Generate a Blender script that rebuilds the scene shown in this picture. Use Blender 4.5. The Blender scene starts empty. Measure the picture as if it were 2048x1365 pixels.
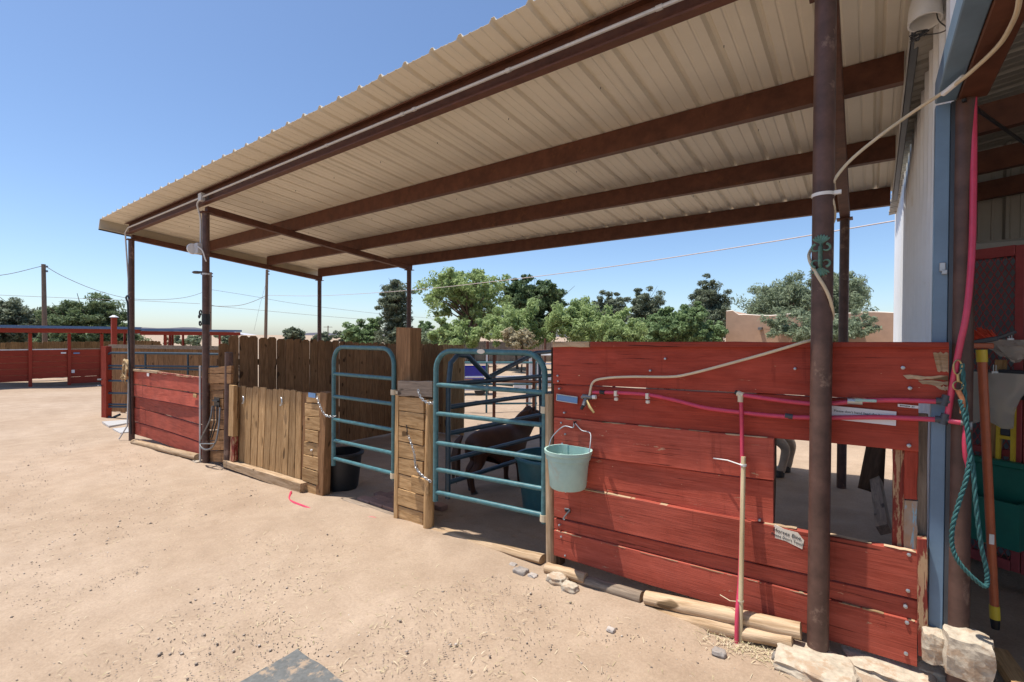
import bpy, bmesh, math, random
import numpy as np
from mathutils import Vector, Matrix, noise

scene = bpy.context.scene
R = random.Random(11)
NR = np.random.default_rng(5)
V = Vector

# ------------------------------------------------------------------ camera
FPX = 955.0                       # focal length in pixels of the 2048 px wide photograph
CAM = V((0.0, 0.0, 1.6))
_p, _r = 0.0100, 0.0060           # slight downward pitch and roll
_r0 = V((0.8, 0.6, 0.0)); _f0 = V((-0.6, 0.8, 0.0))
FWD = (_f0 * math.cos(_p) - V((0, 0, 1)) * math.sin(_p)).normalized()
_u0 = _r0.cross(FWD)
RIGHT = (_r0 * math.cos(_r) + _u0 * math.sin(_r)).normalized()
UP = (_u0 * math.cos(_r) - _r0 * math.sin(_r)).normalized()
cam_data = bpy.data.cameras.new("camera")
cam_data.sensor_width = 36.0
cam_data.lens = FPX / 2048 * 36.0
cam_data.clip_start = 0.05
cam_data.clip_end = 9000
cam = bpy.data.objects.new("camera", cam_data)
scene.collection.objects.link(cam)
cam.matrix_world = Matrix(((RIGHT.x, UP.x, -FWD.x, CAM.x), (RIGHT.y, UP.y, -FWD.y, CAM.y),
                           (RIGHT.z, UP.z, -FWD.z, CAM.z), (0, 0, 0, 1)))
scene.camera = cam

# ------------------------------------------------------------------ light
SUN_DIR = V((0.245, 0.163, -1.0)).normalized()      # direction the light travels
world = bpy.data.worlds.new("World"); scene.world = world
world.use_nodes = True
_nt = world.node_tree; _nt.nodes.clear()
_out = _nt.nodes.new("ShaderNodeOutputWorld")
_bg = _nt.nodes.new("ShaderNodeBackground")
_sky = _nt.nodes.new("ShaderNodeTexSky")
_sky.sky_type = 'NISHITA'; _sky.sun_disc = False
_sky.sun_elevation = math.asin(-SUN_DIR.z)
_sky.sun_rotation = math.atan2(-SUN_DIR.x, -SUN_DIR.y)
_sky.altitude = 0; _sky.air_density = 0.9; _sky.dust_density = 0.65; _sky.ozone_density = 5.0
_bg.inputs[1].default_value = 0.135
_nt.links.new(_sky.outputs[0], _bg.inputs[0]); _nt.links.new(_bg.outputs[0], _out.inputs[0])
sun_data = bpy.data.lights.new("sun", 'SUN')
sun_data.energy = 4.8; sun_data.angle = math.radians(0.53); sun_data.color = (1.0, 0.95, 0.87)
sun = bpy.data.objects.new("sun", sun_data); scene.collection.objects.link(sun)
sun.rotation_euler = SUN_DIR.to_track_quat('-Z', 'Y').to_euler()
sun.location = (-4, -3, 18)

vs = scene.view_settings
vs.view_transform = 'Standard'; vs.look = 'None'; vs.gamma = 1.0; vs.use_curve_mapping = False
vs.exposure = 0.40
scene.cycles.use_denoising = True
scene.cycles.max_bounces = 8; scene.cycles.diffuse_bounces = 5; scene.cycles.transparent_max_bounces = 12
scene.cycles.sample_clamp_indirect = 8
scene.render.film_transparent = False

# ------------------------------------------------------------------ geometry of the place
def ray(px, py):
    return FWD + RIGHT * ((px - 1024) / FPX) + UP * ((682.5 - py) / FPX)

def sstep(a, b, x):
    x = min(1, max(0, (x - a) / (b - a))); return x * x * (3 - 2 * x)

def gz(x, y):
    """height of the yard: falls gently away to the left and into the stalls"""
    if x < -11: b = -0.374 + (x + 11) * 0.008
    elif x < 0: b = 0.034 * x
    else: b = 0.0
    b = max(b, -0.52)
    b -= 0.10 * sstep(3.0, 5.0, y)
    return b

def at(px, py, Y=None, X=None, z=None, t=None):
    d = ray(px, py)
    if Y is not None: k = Y / d.y
    elif X is not None: k = X / d.x
    elif z is not None: k = (z - CAM.z) / d.z
    else: k = t
    return CAM + d * k

def ong(px, py):
    z = 0.0
    for _ in range(6):
        p = at(px, py, z=z); z = gz(p.x, p.y)
    return V((p.x, p.y, z))

# ------------------------------------------------------------------ object helpers
COL = scene.collection
WM = {}

def _link(o, parent, M):
    COL.objects.link(o)
    if parent is not None:
        o.parent = parent
        o.matrix_basis = WM[parent.name].inverted() @ M
    else:
        o.matrix_basis = M
    WM[o.name] = M
    return o

def tag(o, label=None, cat=None, group=None, kind=None):
    if label: o["label"] = label
    if cat: o["category"] = cat
    if group: o["group"] = group
    if kind: o["kind"] = kind
    elif cat: o["kind"] = "thing"
    return o

def thing(name, label, cat, loc=(0, 0, 0), group=None):
    o = bpy.data.objects.new(name, None); o.empty_display_size = 0.1
    _link(o, None, Matrix.Translation(V(loc)))
    return tag(o, label, cat, group)

class MB:
    """collects vertices and faces in world space; build() links them as one mesh object"""
    def __init__(s): s.v = []; s.f = []; s.m = []
    def add(s, vs, fs, mi=0):
        n = len(s.v); s.v += [V(p) for p in vs]
        s.f += [tuple(i + n for i in f) for f in fs]; s.m += [mi] * len(fs); return s
    def box(s, c, size, M=None, mi=0):
        c = V(c); hx, hy, hz = [q / 2 for q in size]
        vs = [V((x, y, z)) for x in (-hx, hx) for y in (-hy, hy) for z in (-hz, hz)]
        if M is not None: vs = [M @ p for p in vs]
        fs = [(0, 1, 3, 2), (4, 6, 7, 5), (0, 4, 5, 1), (2, 3, 7, 6), (0, 2, 6, 4), (1, 5, 7, 3)]
        return s.add([p + c for p in vs], fs, mi)
    def bar(s, a, b, w, h, up=(0, 0, 1), mi=0):
        """square bar from a to b, w across and h along up"""
        a, b, up = V(a), V(b), V(up); d = (b - a).normalized()
        sd = d.cross(up)
        if sd.length < 1e-4: sd = d.cross(V((1, 0, 0)))
        sd.normalize(); u2 = sd.cross(d)
        vs = []
        for p in (a, b):
            for i, j in ((-1, -1), (1, -1), (1, 1), (-1, 1)): vs.append(p + sd * (i * w / 2) + u2 * (j * h / 2))
        return s.add(vs, [(3, 2, 1, 0), (4, 5, 6, 7), (0, 1, 5, 4), (1, 2, 6, 5), (2, 3, 7, 6), (3, 0, 4, 7)], mi)
    def tube(s, pts, r, n=8, cap=True, mi=0, flat=1.0):
        pts = [V(p) for p in pts]
        rs = r if isinstance(r, (list, tuple)) else [r] * len(pts)
        base = len(s.v); prev = None; vs = []
        for i, p in enumerate(pts):
            d = (pts[min(i + 1, len(pts) - 1)] - pts[max(i - 1, 0)]).normalized()
            if prev is None:
                a = V((0, 0, 1)) if abs(d.z) < 0.9 else V((1, 0, 0))
                sd = d.cross(a).normalized()
            else:
                sd = (prev - d * prev.dot(d))
                sd = sd.normalized() if sd.length > 1e-6 else d.orthogonal().normalized()
            prev = sd; u2 = sd.cross(d)
            for k in range(n):
                a = 2 * math.pi * k / n
                vs.append(p + sd * (math.cos(a) * rs[i]) + u2 * (math.sin(a) * rs[i] * flat))
        fs = []
        for i in range(len(pts) - 1):
            for k in range(n):
                k2 = (k + 1) % n
                fs.append((i * n + k, i * n + k2, (i + 1) * n + k2, (i + 1) * n + k))
        if cap:
            fs.append(tuple(range(n - 1, -1, -1))); fs.append(tuple((len(pts) - 1) * n + k for k in range(n)))
        return s.add(vs, fs, mi)
    def lathe(s, c, prof, n=24, mi=0, arc=None, sx=1.0, sy=1.0):
        """prof: list of (r, z); arc None = full turn"""
        c = V(c); vs = []; m = len(prof)
        for k in range(n):
            a = 2 * math.pi * k / n
            for r, z in prof: vs.append(c + V((math.cos(a) * r * sx, math.sin(a) * r * sy, z)))
        fs = []
        for k in range(n):
            k2 = (k + 1) % n
            for j in range(m - 1): fs.append((k * m + j, k2 * m + j, k2 * m + j + 1, k * m + j + 1))
        return s.add(vs, fs, mi)
    def build(s, name, mat, parent=None, origin=None, smooth=False, bevel=0.0, M=None):
        if M is None:
            if origin is None:
                lo = V((min(p[i] for p in s.v) for i in range(3))); hi = V((max(p[i] for p in s.v) for i in range(3)))
                origin = (lo + hi) / 2
            M = Matrix.Translation(V(origin))
        Mi = M.inverted()
        me = bpy.data.meshes.new(name)
        me.from_pydata([tuple(Mi @ p) for p in s.v], [], s.f)
        mats = mat if isinstance(mat, (list, tuple)) else [mat]
        for q in mats: me.materials.append(q)
        if len(mats) > 1: me.polygons.foreach_set("material_index", s.m)
        bm = bmesh.new(); bm.from_mesh(me); bmesh.ops.recalc_face_normals(bm, faces=bm.faces)
        if bevel: bmesh.ops.bevel(bm, geom=list(bm.edges), offset=bevel, segments=1, affect='EDGES', clamp_overlap=True)
        bm.to_mesh(me); bm.free()
        if smooth:
            me.shade_smooth(); me.set_sharp_from_angle(angle=math.radians(38))
        me.update()
        o = bpy.data.objects.new(name, me)
        return _link(o, parent, M)

def spline(pts, n=8):
    """Catmull-Rom through pts"""
    pts = [V(p) for p in pts]
    if len(pts) < 3: return pts
    P = [pts[0] * 2 - pts[1]] + pts + [pts[-1] * 2 - pts[-2]]
    out = []
    for i in range(1, len(P) - 2):
        a, b, c, d = P[i - 1:i + 3]
        for k in range(n):
            t = k / n
            out.append(0.5 * ((2 * b) + (c - a) * t + (2 * a - 5 * b + 4 * c - d) * t * t + (3 * b - a - 3 * c + d) * t ** 3))
    out.append(pts[-1]); return out

def frame_of(x, z):
    x = V(x).normalized(); y = V(z).cross(x).normalized(); z2 = x.cross(y)
    return Matrix(((x.x, y.x, z2.x, 0), (x.y, y.y, z2.y, 0), (x.z, y.z, z2.z, 0), (0, 0, 0, 1)))

def plank(name, tl, tr, br, bl, th, mat, parent, segs=5, jit=0.004, nrm=None, bow=0.0, along='x', bev=0.003):
    """a board given by the four corners of its front face; local x runs along the grain"""
    tl, tr, br, bl = V(tl), V(tr), V(br), V(bl)
    c = (tl + tr + br + bl) / 4
    xd = ((tr - tl) + (br - bl)).normalized(); zd = ((tl - bl) + (tr - br)).normalized()
    n = xd.cross(zd).normalized() if nrm is None else V(nrm).normalized()   # points towards the viewer side
    if along == 'z': Mf = frame_of(zd, n)
    else: Mf = frame_of(xd, zd)
    M = Matrix.Translation(c) @ Mf
    mb = MB(); vs = []; fs = []
    A, B, C2, D = (tl, tr, br, bl) if along == 'x' else (bl, tl, tr, br)   # A->B and D->C run along the grain
    jf = [0] * (segs + 1)
    for i in range(segs + 1):
        k = i / segs
        a = A.lerp(B, k); d = D.lerp(C2, k); e = (a - d).normalized()
        j1, j2 = (R.uniform(-jit, jit), R.uniform(-jit, jit)) if 0 < i < segs else (0, 0)
        off = n * (bow * 4 * k * (1 - k) + R.uniform(-jit, jit) * 0.5)
        a = a + e * j1 + off; d = d - e * j2 + off
        q = e * bev
        vs += [a - q, d + q, d - n * bev, d - n * th, a - n * th, a - n * bev]
    for i in range(segs):
        o1, o2 = i * 6, i * 6 + 6
        for k in range(6):
            k2 = (k + 1) % 6; fs.append((o1 + k, o1 + k2, o2 + k2, o2 + k))
    fs.append((5, 4, 3, 2, 1, 0)); fs.append(tuple(segs * 6 + k for k in range(6)))
    mb.add(vs, fs)
    return mb.build(name, mat, parent, M=M)

def copy_tree(o, loc=None, rotz=0, parent=None, label=None):
    c = o.copy(); COL.objects.link(c)
    if parent is not None:
        c.parent = parent; WM[c.name] = WM[parent.name] @ c.matrix_basis
    else:
        M = Matrix.Translation(V(loc)) @ Matrix.Rotation(rotz, 4, 'Z'); c.matrix_basis = M; WM[c.name] = M
        if label: c["label"] = label
    for ch in [q for q in bpy.data.objects if q.parent == o]: copy_tree(ch, parent=c)
    return c

def text_mesh(name, body, size, M, mat, parent, depth=0.0006, align='CENTER'):
    cu = bpy.data.curves.new(name, 'FONT'); cu.body = body; cu.size = size; cu.extrude = depth
    cu.align_x = align; cu.align_y = 'CENTER'
    tmp = bpy.data.objects.new(name + "_src", cu); COL.objects.link(tmp)
    dg = bpy.context.evaluated_depsgraph_get()
    me = bpy.data.meshes.new_from_object(tmp.evaluated_get(dg))
    bpy.data.objects.remove(tmp)
    me.name = name; me.materials.clear(); me.materials.append(mat)
    o = bpy.data.objects.new(name, me)
    return _link(o, parent, M)

# ------------------------------------------------------------------ materials
def _mat(name):
    m = bpy.data.materials.new(name); m.use_nodes = True
    nt = m.node_tree; b = nt.nodes["Principled BSDF"]; return m, nt, b

def _mix(nt, fac, a, b, mode='MIX'):
    n = nt.nodes.new("ShaderNodeMix"); n.data_type = 'RGBA'; n.blend_type = mode
    for k, v in ((0, fac), (6, a), (7, b)):
        if hasattr(v, "is_output") or isinstance(v, bpy.types.NodeSocket): nt.links.new(v, n.inputs[k])
        elif k == 0: n.inputs[0].default_value = v
        else: n.inputs[k].default_value = (*v, 1) if len(v) == 3 else v
    return n.outputs[2]

def _ramp(nt, src, stops):
    n = nt.nodes.new("ShaderNodeValToRGB"); e = n.color_ramp.elements
    while len(e) < len(stops): e.new(0.5)
    for i, (p, c) in enumerate(stops):
        e[i].position = p; e[i].color = (*c, 1) if len(c) == 3 else c
    nt.links.new(src, n.inputs[0]); return n.outputs[0]

def _coords(nt, scale=(1, 1, 1), rnd=True, kind="Object"):
    tc = nt.nodes.new("ShaderNodeTexCoord"); mp = nt.nodes.new("ShaderNodeMapping")
    mp.inputs["Scale"].default_value = scale
    nt.links.new(tc.outputs[kind], mp.inputs[0])
    if not rnd: return mp.outputs[0]
    oi = nt.nodes.new("ShaderNodeObjectInfo"); mu = nt.nodes.new("ShaderNodeMath"); mu.operation = 'MULTIPLY'; mu.inputs[1].default_value = 91.0
    nt.links.new(oi.outputs["Random"], mu.inputs[0])
    va = nt.nodes.new("ShaderNodeVectorMath"); va.operation = 'ADD'
    nt.links.new(mp.outputs[0], va.inputs[0]); nt.links.new(mu.outputs[0], va.inputs[1])
    return va.outputs[0]

def _noise(nt, vec, scale, detail=4, rough=0.6, dist=0.0):
    n = nt.nodes.new("ShaderNodeTexNoise"); n.inputs["Scale"].default_value = scale
    n.inputs["Detail"].default_value = detail; n.inputs["Roughness"].default_value = rough; n.inputs["Distortion"].default_value = dist
    nt.links.new(vec, n.inputs["Vector"]); return n.outputs["Fac"]

def _bump(nt, b, h, strength=0.3, dist=0.01):
    n = nt.nodes.new("ShaderNodeBump"); n.inputs["Strength"].default_value = strength; n.inputs["Distance"].default_value = dist
    nt.links.new(h, n.inputs["Height"]); nt.links.new(n.outputs[0], b.inputs["Normal"]); return n

def _random_tint(nt, col, lo=0.8, hi=1.15):
    oi = nt.nodes.new("ShaderNodeObjectInfo"); mr = nt.nodes.new("ShaderNodeMapRange")
    mr.inputs[3].default_value = lo; mr.inputs[4].default_value = hi
    nt.links.new(oi.outputs["Random"], mr.inputs[0])
    hs = nt.nodes.new("ShaderNodeHueSaturation"); nt.links.new(col, hs.inputs["Color"]); nt.links.new(mr.outputs[0], hs.inputs["Value"])
    return hs.outputs[0]

def wood(name, dark, light, rough=0.75, grain=26.0, wear=None, wear_amt=0.62, tint=(0.8, 1.15), bump=0.35, knots=True):
    """grain along the object's own x axis; wear = colour of bare wood showing through paint"""
    m, nt, b = _mat(name)
    vec = _coords(nt, (1.0, 9.0, 9.0))
    g = _noise(nt, vec, grain * 0.18, 6, 0.65, 0.6)
    vec2 = _coords(nt, (0.6, 30.0, 30.0))
    g2 = _noise(nt, vec2, grain * 0.25, 3, 0.6)
    col = _ramp(nt, g, [(0.32, dark), (0.68, light)])
    fine = _ramp(nt, g2, [(0.3, (0.72, 0.72, 0.72)), (0.6, (1.08, 1.08, 1.08))])
    col = _mix(nt, 0.8, col, fine, 'MULTIPLY')
    if knots:
        kv = _noise(nt, _coords(nt, (1.0, 2.2, 2.2)), 5.0, 1, 0.4)
        kk = _ramp(nt, kv, [(0.70, (0, 0, 0)), (0.74, (1, 1, 1))])
        col = _mix(nt, kk, col, tuple(q * 0.45 for q in dark))
    if wear is not None:
        w = _noise(nt, _coords(nt, (1.0, 6.0, 6.0)), 4.2, 8, 0.72, 0.3)
        wf = _ramp(nt, w, [(wear_amt, (0, 0, 0)), (wear_amt + 0.035, (1, 1, 1))])
        col = _mix(nt, wf, col, wear)
        ck = _noise(nt, _coords(nt, (0.55, 26.0, 26.0)), 3.1, 4, 0.55, 0.25)
        kf = _ramp(nt, ck, [(0.655, (0, 0, 0)), (0.675, (1, 1, 1))])
        col = _mix(nt, kf, col, tuple(q * 0.30 for q in dark))
        ch = _noise(nt, _coords(nt, (1.0, 3.2, 3.2)), 21.0, 3, 0.6)
        cf = _ramp(nt, ch, [(0.725, (0, 0, 0)), (0.745, (1, 1, 1))])
        col = _mix(nt, cf, col, tuple(min(1, q * 1.25) for q in wear))
        fd = _noise(nt, _coords(nt, (0.7, 2.4, 2.4)), 2.6, 6, 0.7, 0.4)
        ff = _ramp(nt, fd, [(0.45, (0, 0, 0)), (0.78, (0.55, 0.55, 0.55))])
        col = _mix(nt, ff, col, tuple(min(1, q * 1.25 + 0.022) for q in light))
        ru = _noise(nt, _coords(nt, (7.0, 1.0, 0.8)), 3.0, 5, 0.6)
        rf = _ramp(nt, ru, [(0.62, (1, 1, 1)), (0.78, (0.55, 0.50, 0.48))])
        col = _mix(nt, 0.8, col, rf, 'MULTIPLY')
        du = _noise(nt, _coords(nt, (1.2, 1.2, 1.2)), 2.3, 3, 0.6)
        df = _ramp(nt, du, [(0.35, (0.84, 0.84, 0.86)), (0.7, (1.12, 1.10, 1.08))])
        col = _mix(nt, 0.9, col, df, 'MULTIPLY')
    col = _random_tint(nt, col, *tint)
    nt.links.new(col, b.inputs["Base Color"]); b.inputs["Roughness"].default_value = rough
    b.inputs["Specular IOR Level"].default_value = 0.2
    _bump(nt, b, g2, bump, 0.004)
    return m

def plain(name, col, rough=0.6, metal=0.0, var=0.15, scale=14.0, bump=0.0, spec=0.5, dirt=None, dirt_at=0.6, tint=None):
    m, nt, b = _mat(name)
    n = _noise(nt, _coords(nt), scale, 6, 0.65)
    lo = tuple(q * (1 - var) for q in col); hi = tuple(min(1, q * (1 + var)) for q in col)
    c = _ramp(nt, n, [(0.3, lo), (0.7, hi)])
    if dirt is not None:
        d = _noise(nt, _coords(nt), scale * 0.45, 8, 0.7)
        f = _ramp(nt, d, [(dirt_at, (0, 0, 0)), (dirt_at + 0.09, (1, 1, 1))])
        c = _mix(nt, f, c, dirt)
    if tint: c = _random_tint(nt, c, *tint)
    nt.links.new(c, b.inputs["Base Color"]); b.inputs["Roughness"].default_value = rough
    b.inputs["Metallic"].default_value = metal; b.inputs["Specular IOR Level"].default_value = spec
    if bump: _bump(nt, b, n, bump, 0.004)
    return m

def leafmat(name, a, c, trans=0.35):
    m, nt, b = _mat(name)
    geo = nt.nodes.new("ShaderNodeNewGeometry")
    col = _ramp(nt, geo.outputs["Random Per Island"], [(0.0, a), (1.0, c)])
    nt.links.new(col, b.inputs["Base Color"]); b.inputs["Roughness"].default_value = 0.6; b.inputs["Specular IOR Level"].default_value = 0.25
    tr = nt.nodes.new("ShaderNodeBsdfTranslucent"); nt.links.new(col, tr.inputs[0])
    mx = nt.nodes.new("ShaderNodeMixShader"); mx.inputs[0].default_value = trans
    nt.links.new(b.outputs[0], mx.inputs[1]); nt.links.new(tr.outputs[0], mx.inputs[2])
    nt.links.new(mx.outputs[0], nt.nodes["Material Output"].inputs[0])
    return m

M_RED = wood("weathered_red_paint", (0.27, 0.036, 0.019), (0.37, 0.056, 0.031), 0.62, 22, wear=(0.42, 0.29, 0.17), wear_amt=0.685, tint=(0.82, 1.18), knots=False)
M_REDLIT = wood("faded_sunlit_red_paint", (0.33, 0.058, 0.034), (0.46, 0.098, 0.062), 0.7, 22, wear=(0.46, 0.32, 0.20), wear_amt=0.655, tint=(0.84, 1.16), knots=False)  # faded red, with the lighter tone of sunlit planks put into the colour
M_REDWORN = wood("chipped_red_paint", (0.17, 0.028, 0.02), (0.25, 0.045, 0.03), 0.7, 22, wear=(0.42, 0.28, 0.16), wear_amt=0.50, knots=False)
M_REDFAR = wood("barn_red_paint", (0.25, 0.034, 0.018), (0.32, 0.048, 0.026), 0.6, 20, tint=(0.9, 1.1), knots=False)
M_PINE = wood("sun_aged_pine", (0.27, 0.150, 0.060), (0.54, 0.345, 0.170), 0.75, 26, tint=(0.78, 1.2))
M_CEDAR = wood("brown_cedar", (0.17, 0.085, 0.037), (0.34, 0.185, 0.088), 0.8, 26)
M_GREYWOOD = wood("grey_weathered_wood", (0.20, 0.15, 0.11), (0.40, 0.31, 0.23), 0.85, 26)
M_LOG = wood("bleached_timber", (0.30, 0.19, 0.10), (0.56, 0.41, 0.27), 0.85, 18, bump=0.7)
M_DARKWOOD = wood("dark_old_wood", (0.06, 0.035, 0.02), (0.13, 0.08, 0.05), 0.85, 20)
M_POLE = wood("utility_pole_wood", (0.19, 0.125, 0.085), (0.33, 0.235, 0.17), 0.9, 14)
M_RUST = plain("rusty_brown_steel", (0.105, 0.040, 0.023), 0.6, 0.0, 0.30, 9, 0.25, 0.3, dirt=(0.15, 0.060, 0.028), dirt_at=0.60)
M_POST = plain("brown_pipe_paint", (0.095, 0.050, 0.038), 0.5, 0.0, 0.35, 10, 0.2, 0.4, dirt=(0.26, 0.17, 0.125), dirt_at=0.60)
M_TAN = plain("tan_sheet_steel", (0.78, 0.725, 0.60), 0.45, 0.0, 0.05, 2.2, 0.0, 0.4, dirt=(0.66, 0.57, 0.44), dirt_at=0.66)
M_TRIM = plain("tan_trim_steel", (0.50, 0.44, 0.33), 0.45, 0.0, 0.08, 4)
M_DARKTRIM = plain("dark_gutter_steel", (0.05, 0.06, 0.075), 0.35, 0.3, 0.2, 5)
M_TEAL = plain("teal_gate_enamel", (0.055, 0.150, 0.165), 0.40, 0.0, 0.30, 24, 0.15, 0.5, dirt=(0.14, 0.21, 0.21), dirt_at=0.62)
M_NAVY = plain("dark_blue_gate_enamel", (0.022, 0.05, 0.075), 0.38, 0.0, 0.3, 18, 0.05, 0.5)
M_GALV = plain("galvanised_steel", (0.42, 0.44, 0.46), 0.42, 0.75, 0.2, 18)
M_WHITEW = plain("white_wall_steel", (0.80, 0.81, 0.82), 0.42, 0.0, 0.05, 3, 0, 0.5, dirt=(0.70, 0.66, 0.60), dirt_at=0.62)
M_BLUET = plain("blue_trim_paint", (0.135, 0.215, 0.305), 0.45, 0.0, 0.14, 6, 0.0, 0.5, dirt=(0.17, 0.09, 0.06), dirt_at=0.70)
M_BLUEROOF = plain("blue_roof_edge", (0.07, 0.14, 0.27), 0.4, 0.0, 0.12, 6)
M_PINK = plain("pink_water_pipe", (0.55, 0.045, 0.10), 0.35, 0.0, 0.14, 20)
M_CREAM = plain("cream_tubing", (0.62, 0.52, 0.36), 0.45, 0.0, 0.10, 12)
M_BRASS = plain("dull_brass", (0.42, 0.31, 0.14), 0.4, 0.8, 0.2, 30)
M_GREYMET = plain("dull_grey_metal", (0.20, 0.20, 0.20), 0.45, 0.6, 0.25, 30)
M_BLACKMET = plain("black_iron", (0.022, 0.022, 0.024), 0.42, 0.4, 0.3, 30)
M_WHITEP = plain("white_plastic", (0.72, 0.71, 0.68), 0.45, 0.0, 0.06, 12)
M_CONDUIT = plain("grey_conduit", (0.52, 0.51, 0.50), 0.45, 0.2, 0.1, 12)
M_BUCKET = plain("pale_green_plastic", (0.36, 0.52, 0.47), 0.5, 0.0, 0.12, 7, 0.05, 0.4, dirt=(0.40, 0.44, 0.36), dirt_at=0.58)
M_TUBTEAL = plain("dark_teal_plastic", (0.04, 0.135, 0.15), 0.4, 0.0, 0.15, 8, 0.03)
M_TUBBLACK = plain("black_rubber", (0.018, 0.018, 0.019), 0.6, 0.0, 0.25, 12, 0.1)
M_MAT = plain("grey_rubber_mat", (0.135, 0.138, 0.135), 0.9, 0.0, 0.25, 30, 0.6, 0.15, dirt=(0.33, 0.25, 0.18), dirt_at=0.54)
M_CONC = plain("rough_concrete", (0.47, 0.40, 0.31), 0.9, 0.0, 0.25, 26, 1.0, 0.2, dirt=(0.40, 0.29, 0.20), dirt_at=0.50)
M_ROCK = plain("grey_stone", (0.34, 0.30, 0.27), 0.85, 0.0, 0.3, 20, 0.8, 0.2, tint=(0.5, 1.35))
M_STUCCO = plain("adobe_stucco", (0.50, 0.32, 0.215), 0.9, 0.0, 0.08, 2.0, 0.2, 0.2)
M_VERD = plain("verdigris_green", (0.11, 0.22, 0.17), 0.55, 0.3, 0.35, 40)
M_SIGNBLUE = plain("blue_sign_face", (0.12, 0.25, 0.46), 0.4, 0.0, 0.06, 8)
M_PAPER = plain("laminated_paper", (0.70, 0.70, 0.72), 0.3, 0.0, 0.03, 8)
M_INK = plain("black_ink", (0.02, 0.02, 0.025), 0.6, 0.0, 0.0, 8)
M_CREAMSIGN = plain("cream_sign_face", (0.68, 0.62, 0.52), 0.5, 0.0, 0.06, 8)
M_REDMESH = plain("dark_red_steel", (0.33, 0.055, 0.055), 0.5, 0.0, 0.2, 10)
M_ROPE = plain("teal_rope", (0.030, 0.115, 0.115), 0.75, 0.0, 0.35, 60, 0.5)
M_JUTE = plain("straw_coloured_rope", (0.46, 0.33, 0.18), 0.9, 0.0, 0.3, 60, 0.6)
M_HANDLE = plain("orange_red_handle", (0.42, 0.10, 0.035), 0.4, 0.0, 0.15, 14)
M_YELLOW = plain("yellow_paint", (0.62, 0.44, 0.03), 0.45, 0.0, 0.1, 10)
M_GREENP = plain("dark_green_plastic", (0.008, 0.13, 0.09), 0.42, 0.0, 0.12, 6)
M_BRISTLE = plain("orange_red_bristle", (0.50, 0.055, 0.025), 0.7, 0.0, 0.3, 60, 0.5)
M_DARKPL = plain("dark_grey_plastic", (0.05, 0.055, 0.065), 0.5, 0.0, 0.15, 10)
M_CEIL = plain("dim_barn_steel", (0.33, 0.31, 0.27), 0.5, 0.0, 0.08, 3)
M_WIRE = plain("black_cable", (0.03, 0.03, 0.032), 0.5, 0.0, 0.2, 10)
M_WIREFAR = plain("weathered_cable", (0.20, 0.17, 0.16), 0.6, 0.0, 0.1, 2)
M_PIPEW = plain("white_pipe_enamel", (0.62, 0.63, 0.65), 0.4, 0.0, 0.1, 8)
M_ROYAL = plain("royal_blue_plastic", (0.03, 0.03, 0.30), 0.4, 0.0, 0.15, 4)
M_PAVER = plain("dusty_red_brick", (0.30, 0.17, 0.125), 0.9, 0.0, 0.2, 14, 0.4, tint=(0.8, 1.2))
M_POLEW = wood("pale_broomstick", (0.42, 0.32, 0.18), (0.60, 0.49, 0.31), 0.6, 14, knots=False)

# ------------------------------------------------------------------ ground
def sand_material():
    m, nt, b = _mat("desert_sand")
    tc = nt.nodes.new("ShaderNodeTexCoord"); vec = tc.outputs["Object"]
    big = _noise(nt, vec, 0.45, 4, 0.6)
    mid = _noise(nt, vec, 3.5, 6, 0.65)
    fine = _noise(nt, vec, 60.0, 6, 0.75)
    grit = _noise(nt, vec, 210.0, 3, 0.7)
    col = _ramp(nt, big, [(0.28, (0.355, 0.263, 0.190)), (0.50, (0.395, 0.300, 0.220)), (0.72, (0.435, 0.338, 0.257))])
    c2 = _ramp(nt, mid, [(0.3, (0.86, 0.84, 0.82)), (0.72, (1.08, 1.08, 1.08))])
    col = _mix(nt, 1.0, col, c2, 'MULTIPLY')
    c3 = _ramp(nt, fine, [(0.30, (0.78, 0.77, 0.76)), (0.62, (1.05, 1.05, 1.05))])
    col = _mix(nt, 0.85, col, c3, 'MULTIPLY')
    # scattered grey grit, densest in patches
    sp = _ramp(nt, grit, [(0.655, (0, 0, 0)), (0.70, (1, 1, 1))])
    patch = _ramp(nt, _noise(nt, vec, 1.1, 3, 0.5), [(0.30, (0.12, 0.12, 0.12)), (0.62, (1, 1, 1))])
    spp = _mix(nt, 1.0, sp, patch, 'MULTIPLY')
    col = _mix(nt, spp, col, (0.24, 0.20, 0.17))
    nt.links.new(col, b.inputs["Base Color"]); b.inputs["Roughness"].default_value = 0.95
    b.inputs["Specular IOR Level"].default_value = 0.1
    ad = nt.nodes.new("ShaderNodeMath"); ad.operation = 'ADD'
    nt.links.new(fine, ad.inputs[0]); nt.links.new(mid, ad.inputs[1])
    _bump(nt, b, ad.outputs[0], 0.35, 0.02)
    return m
M_SAND = sand_material()

def np_mesh(name, verts, quads, mat, smooth=False):
    me = bpy.data.meshes.new(name)
    nv, nf = len(verts), len(quads); k = quads.shape[1]
    me.vertices.add(nv); me.vertices.foreach_set("co", verts.astype(np.float32).ravel())
    me.loops.add(nf * k); me.loops.foreach_set("vertex_index", quads.astype(np.int32).ravel())
    me.polygons.add(nf); me.polygons.foreach_set("loop_start", np.arange(0, nf * k, k, dtype=np.int32))
    me.materials.append(mat); me.update(calc_edges=True)
    if smooth: me.shade_smooth()
    return me

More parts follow.
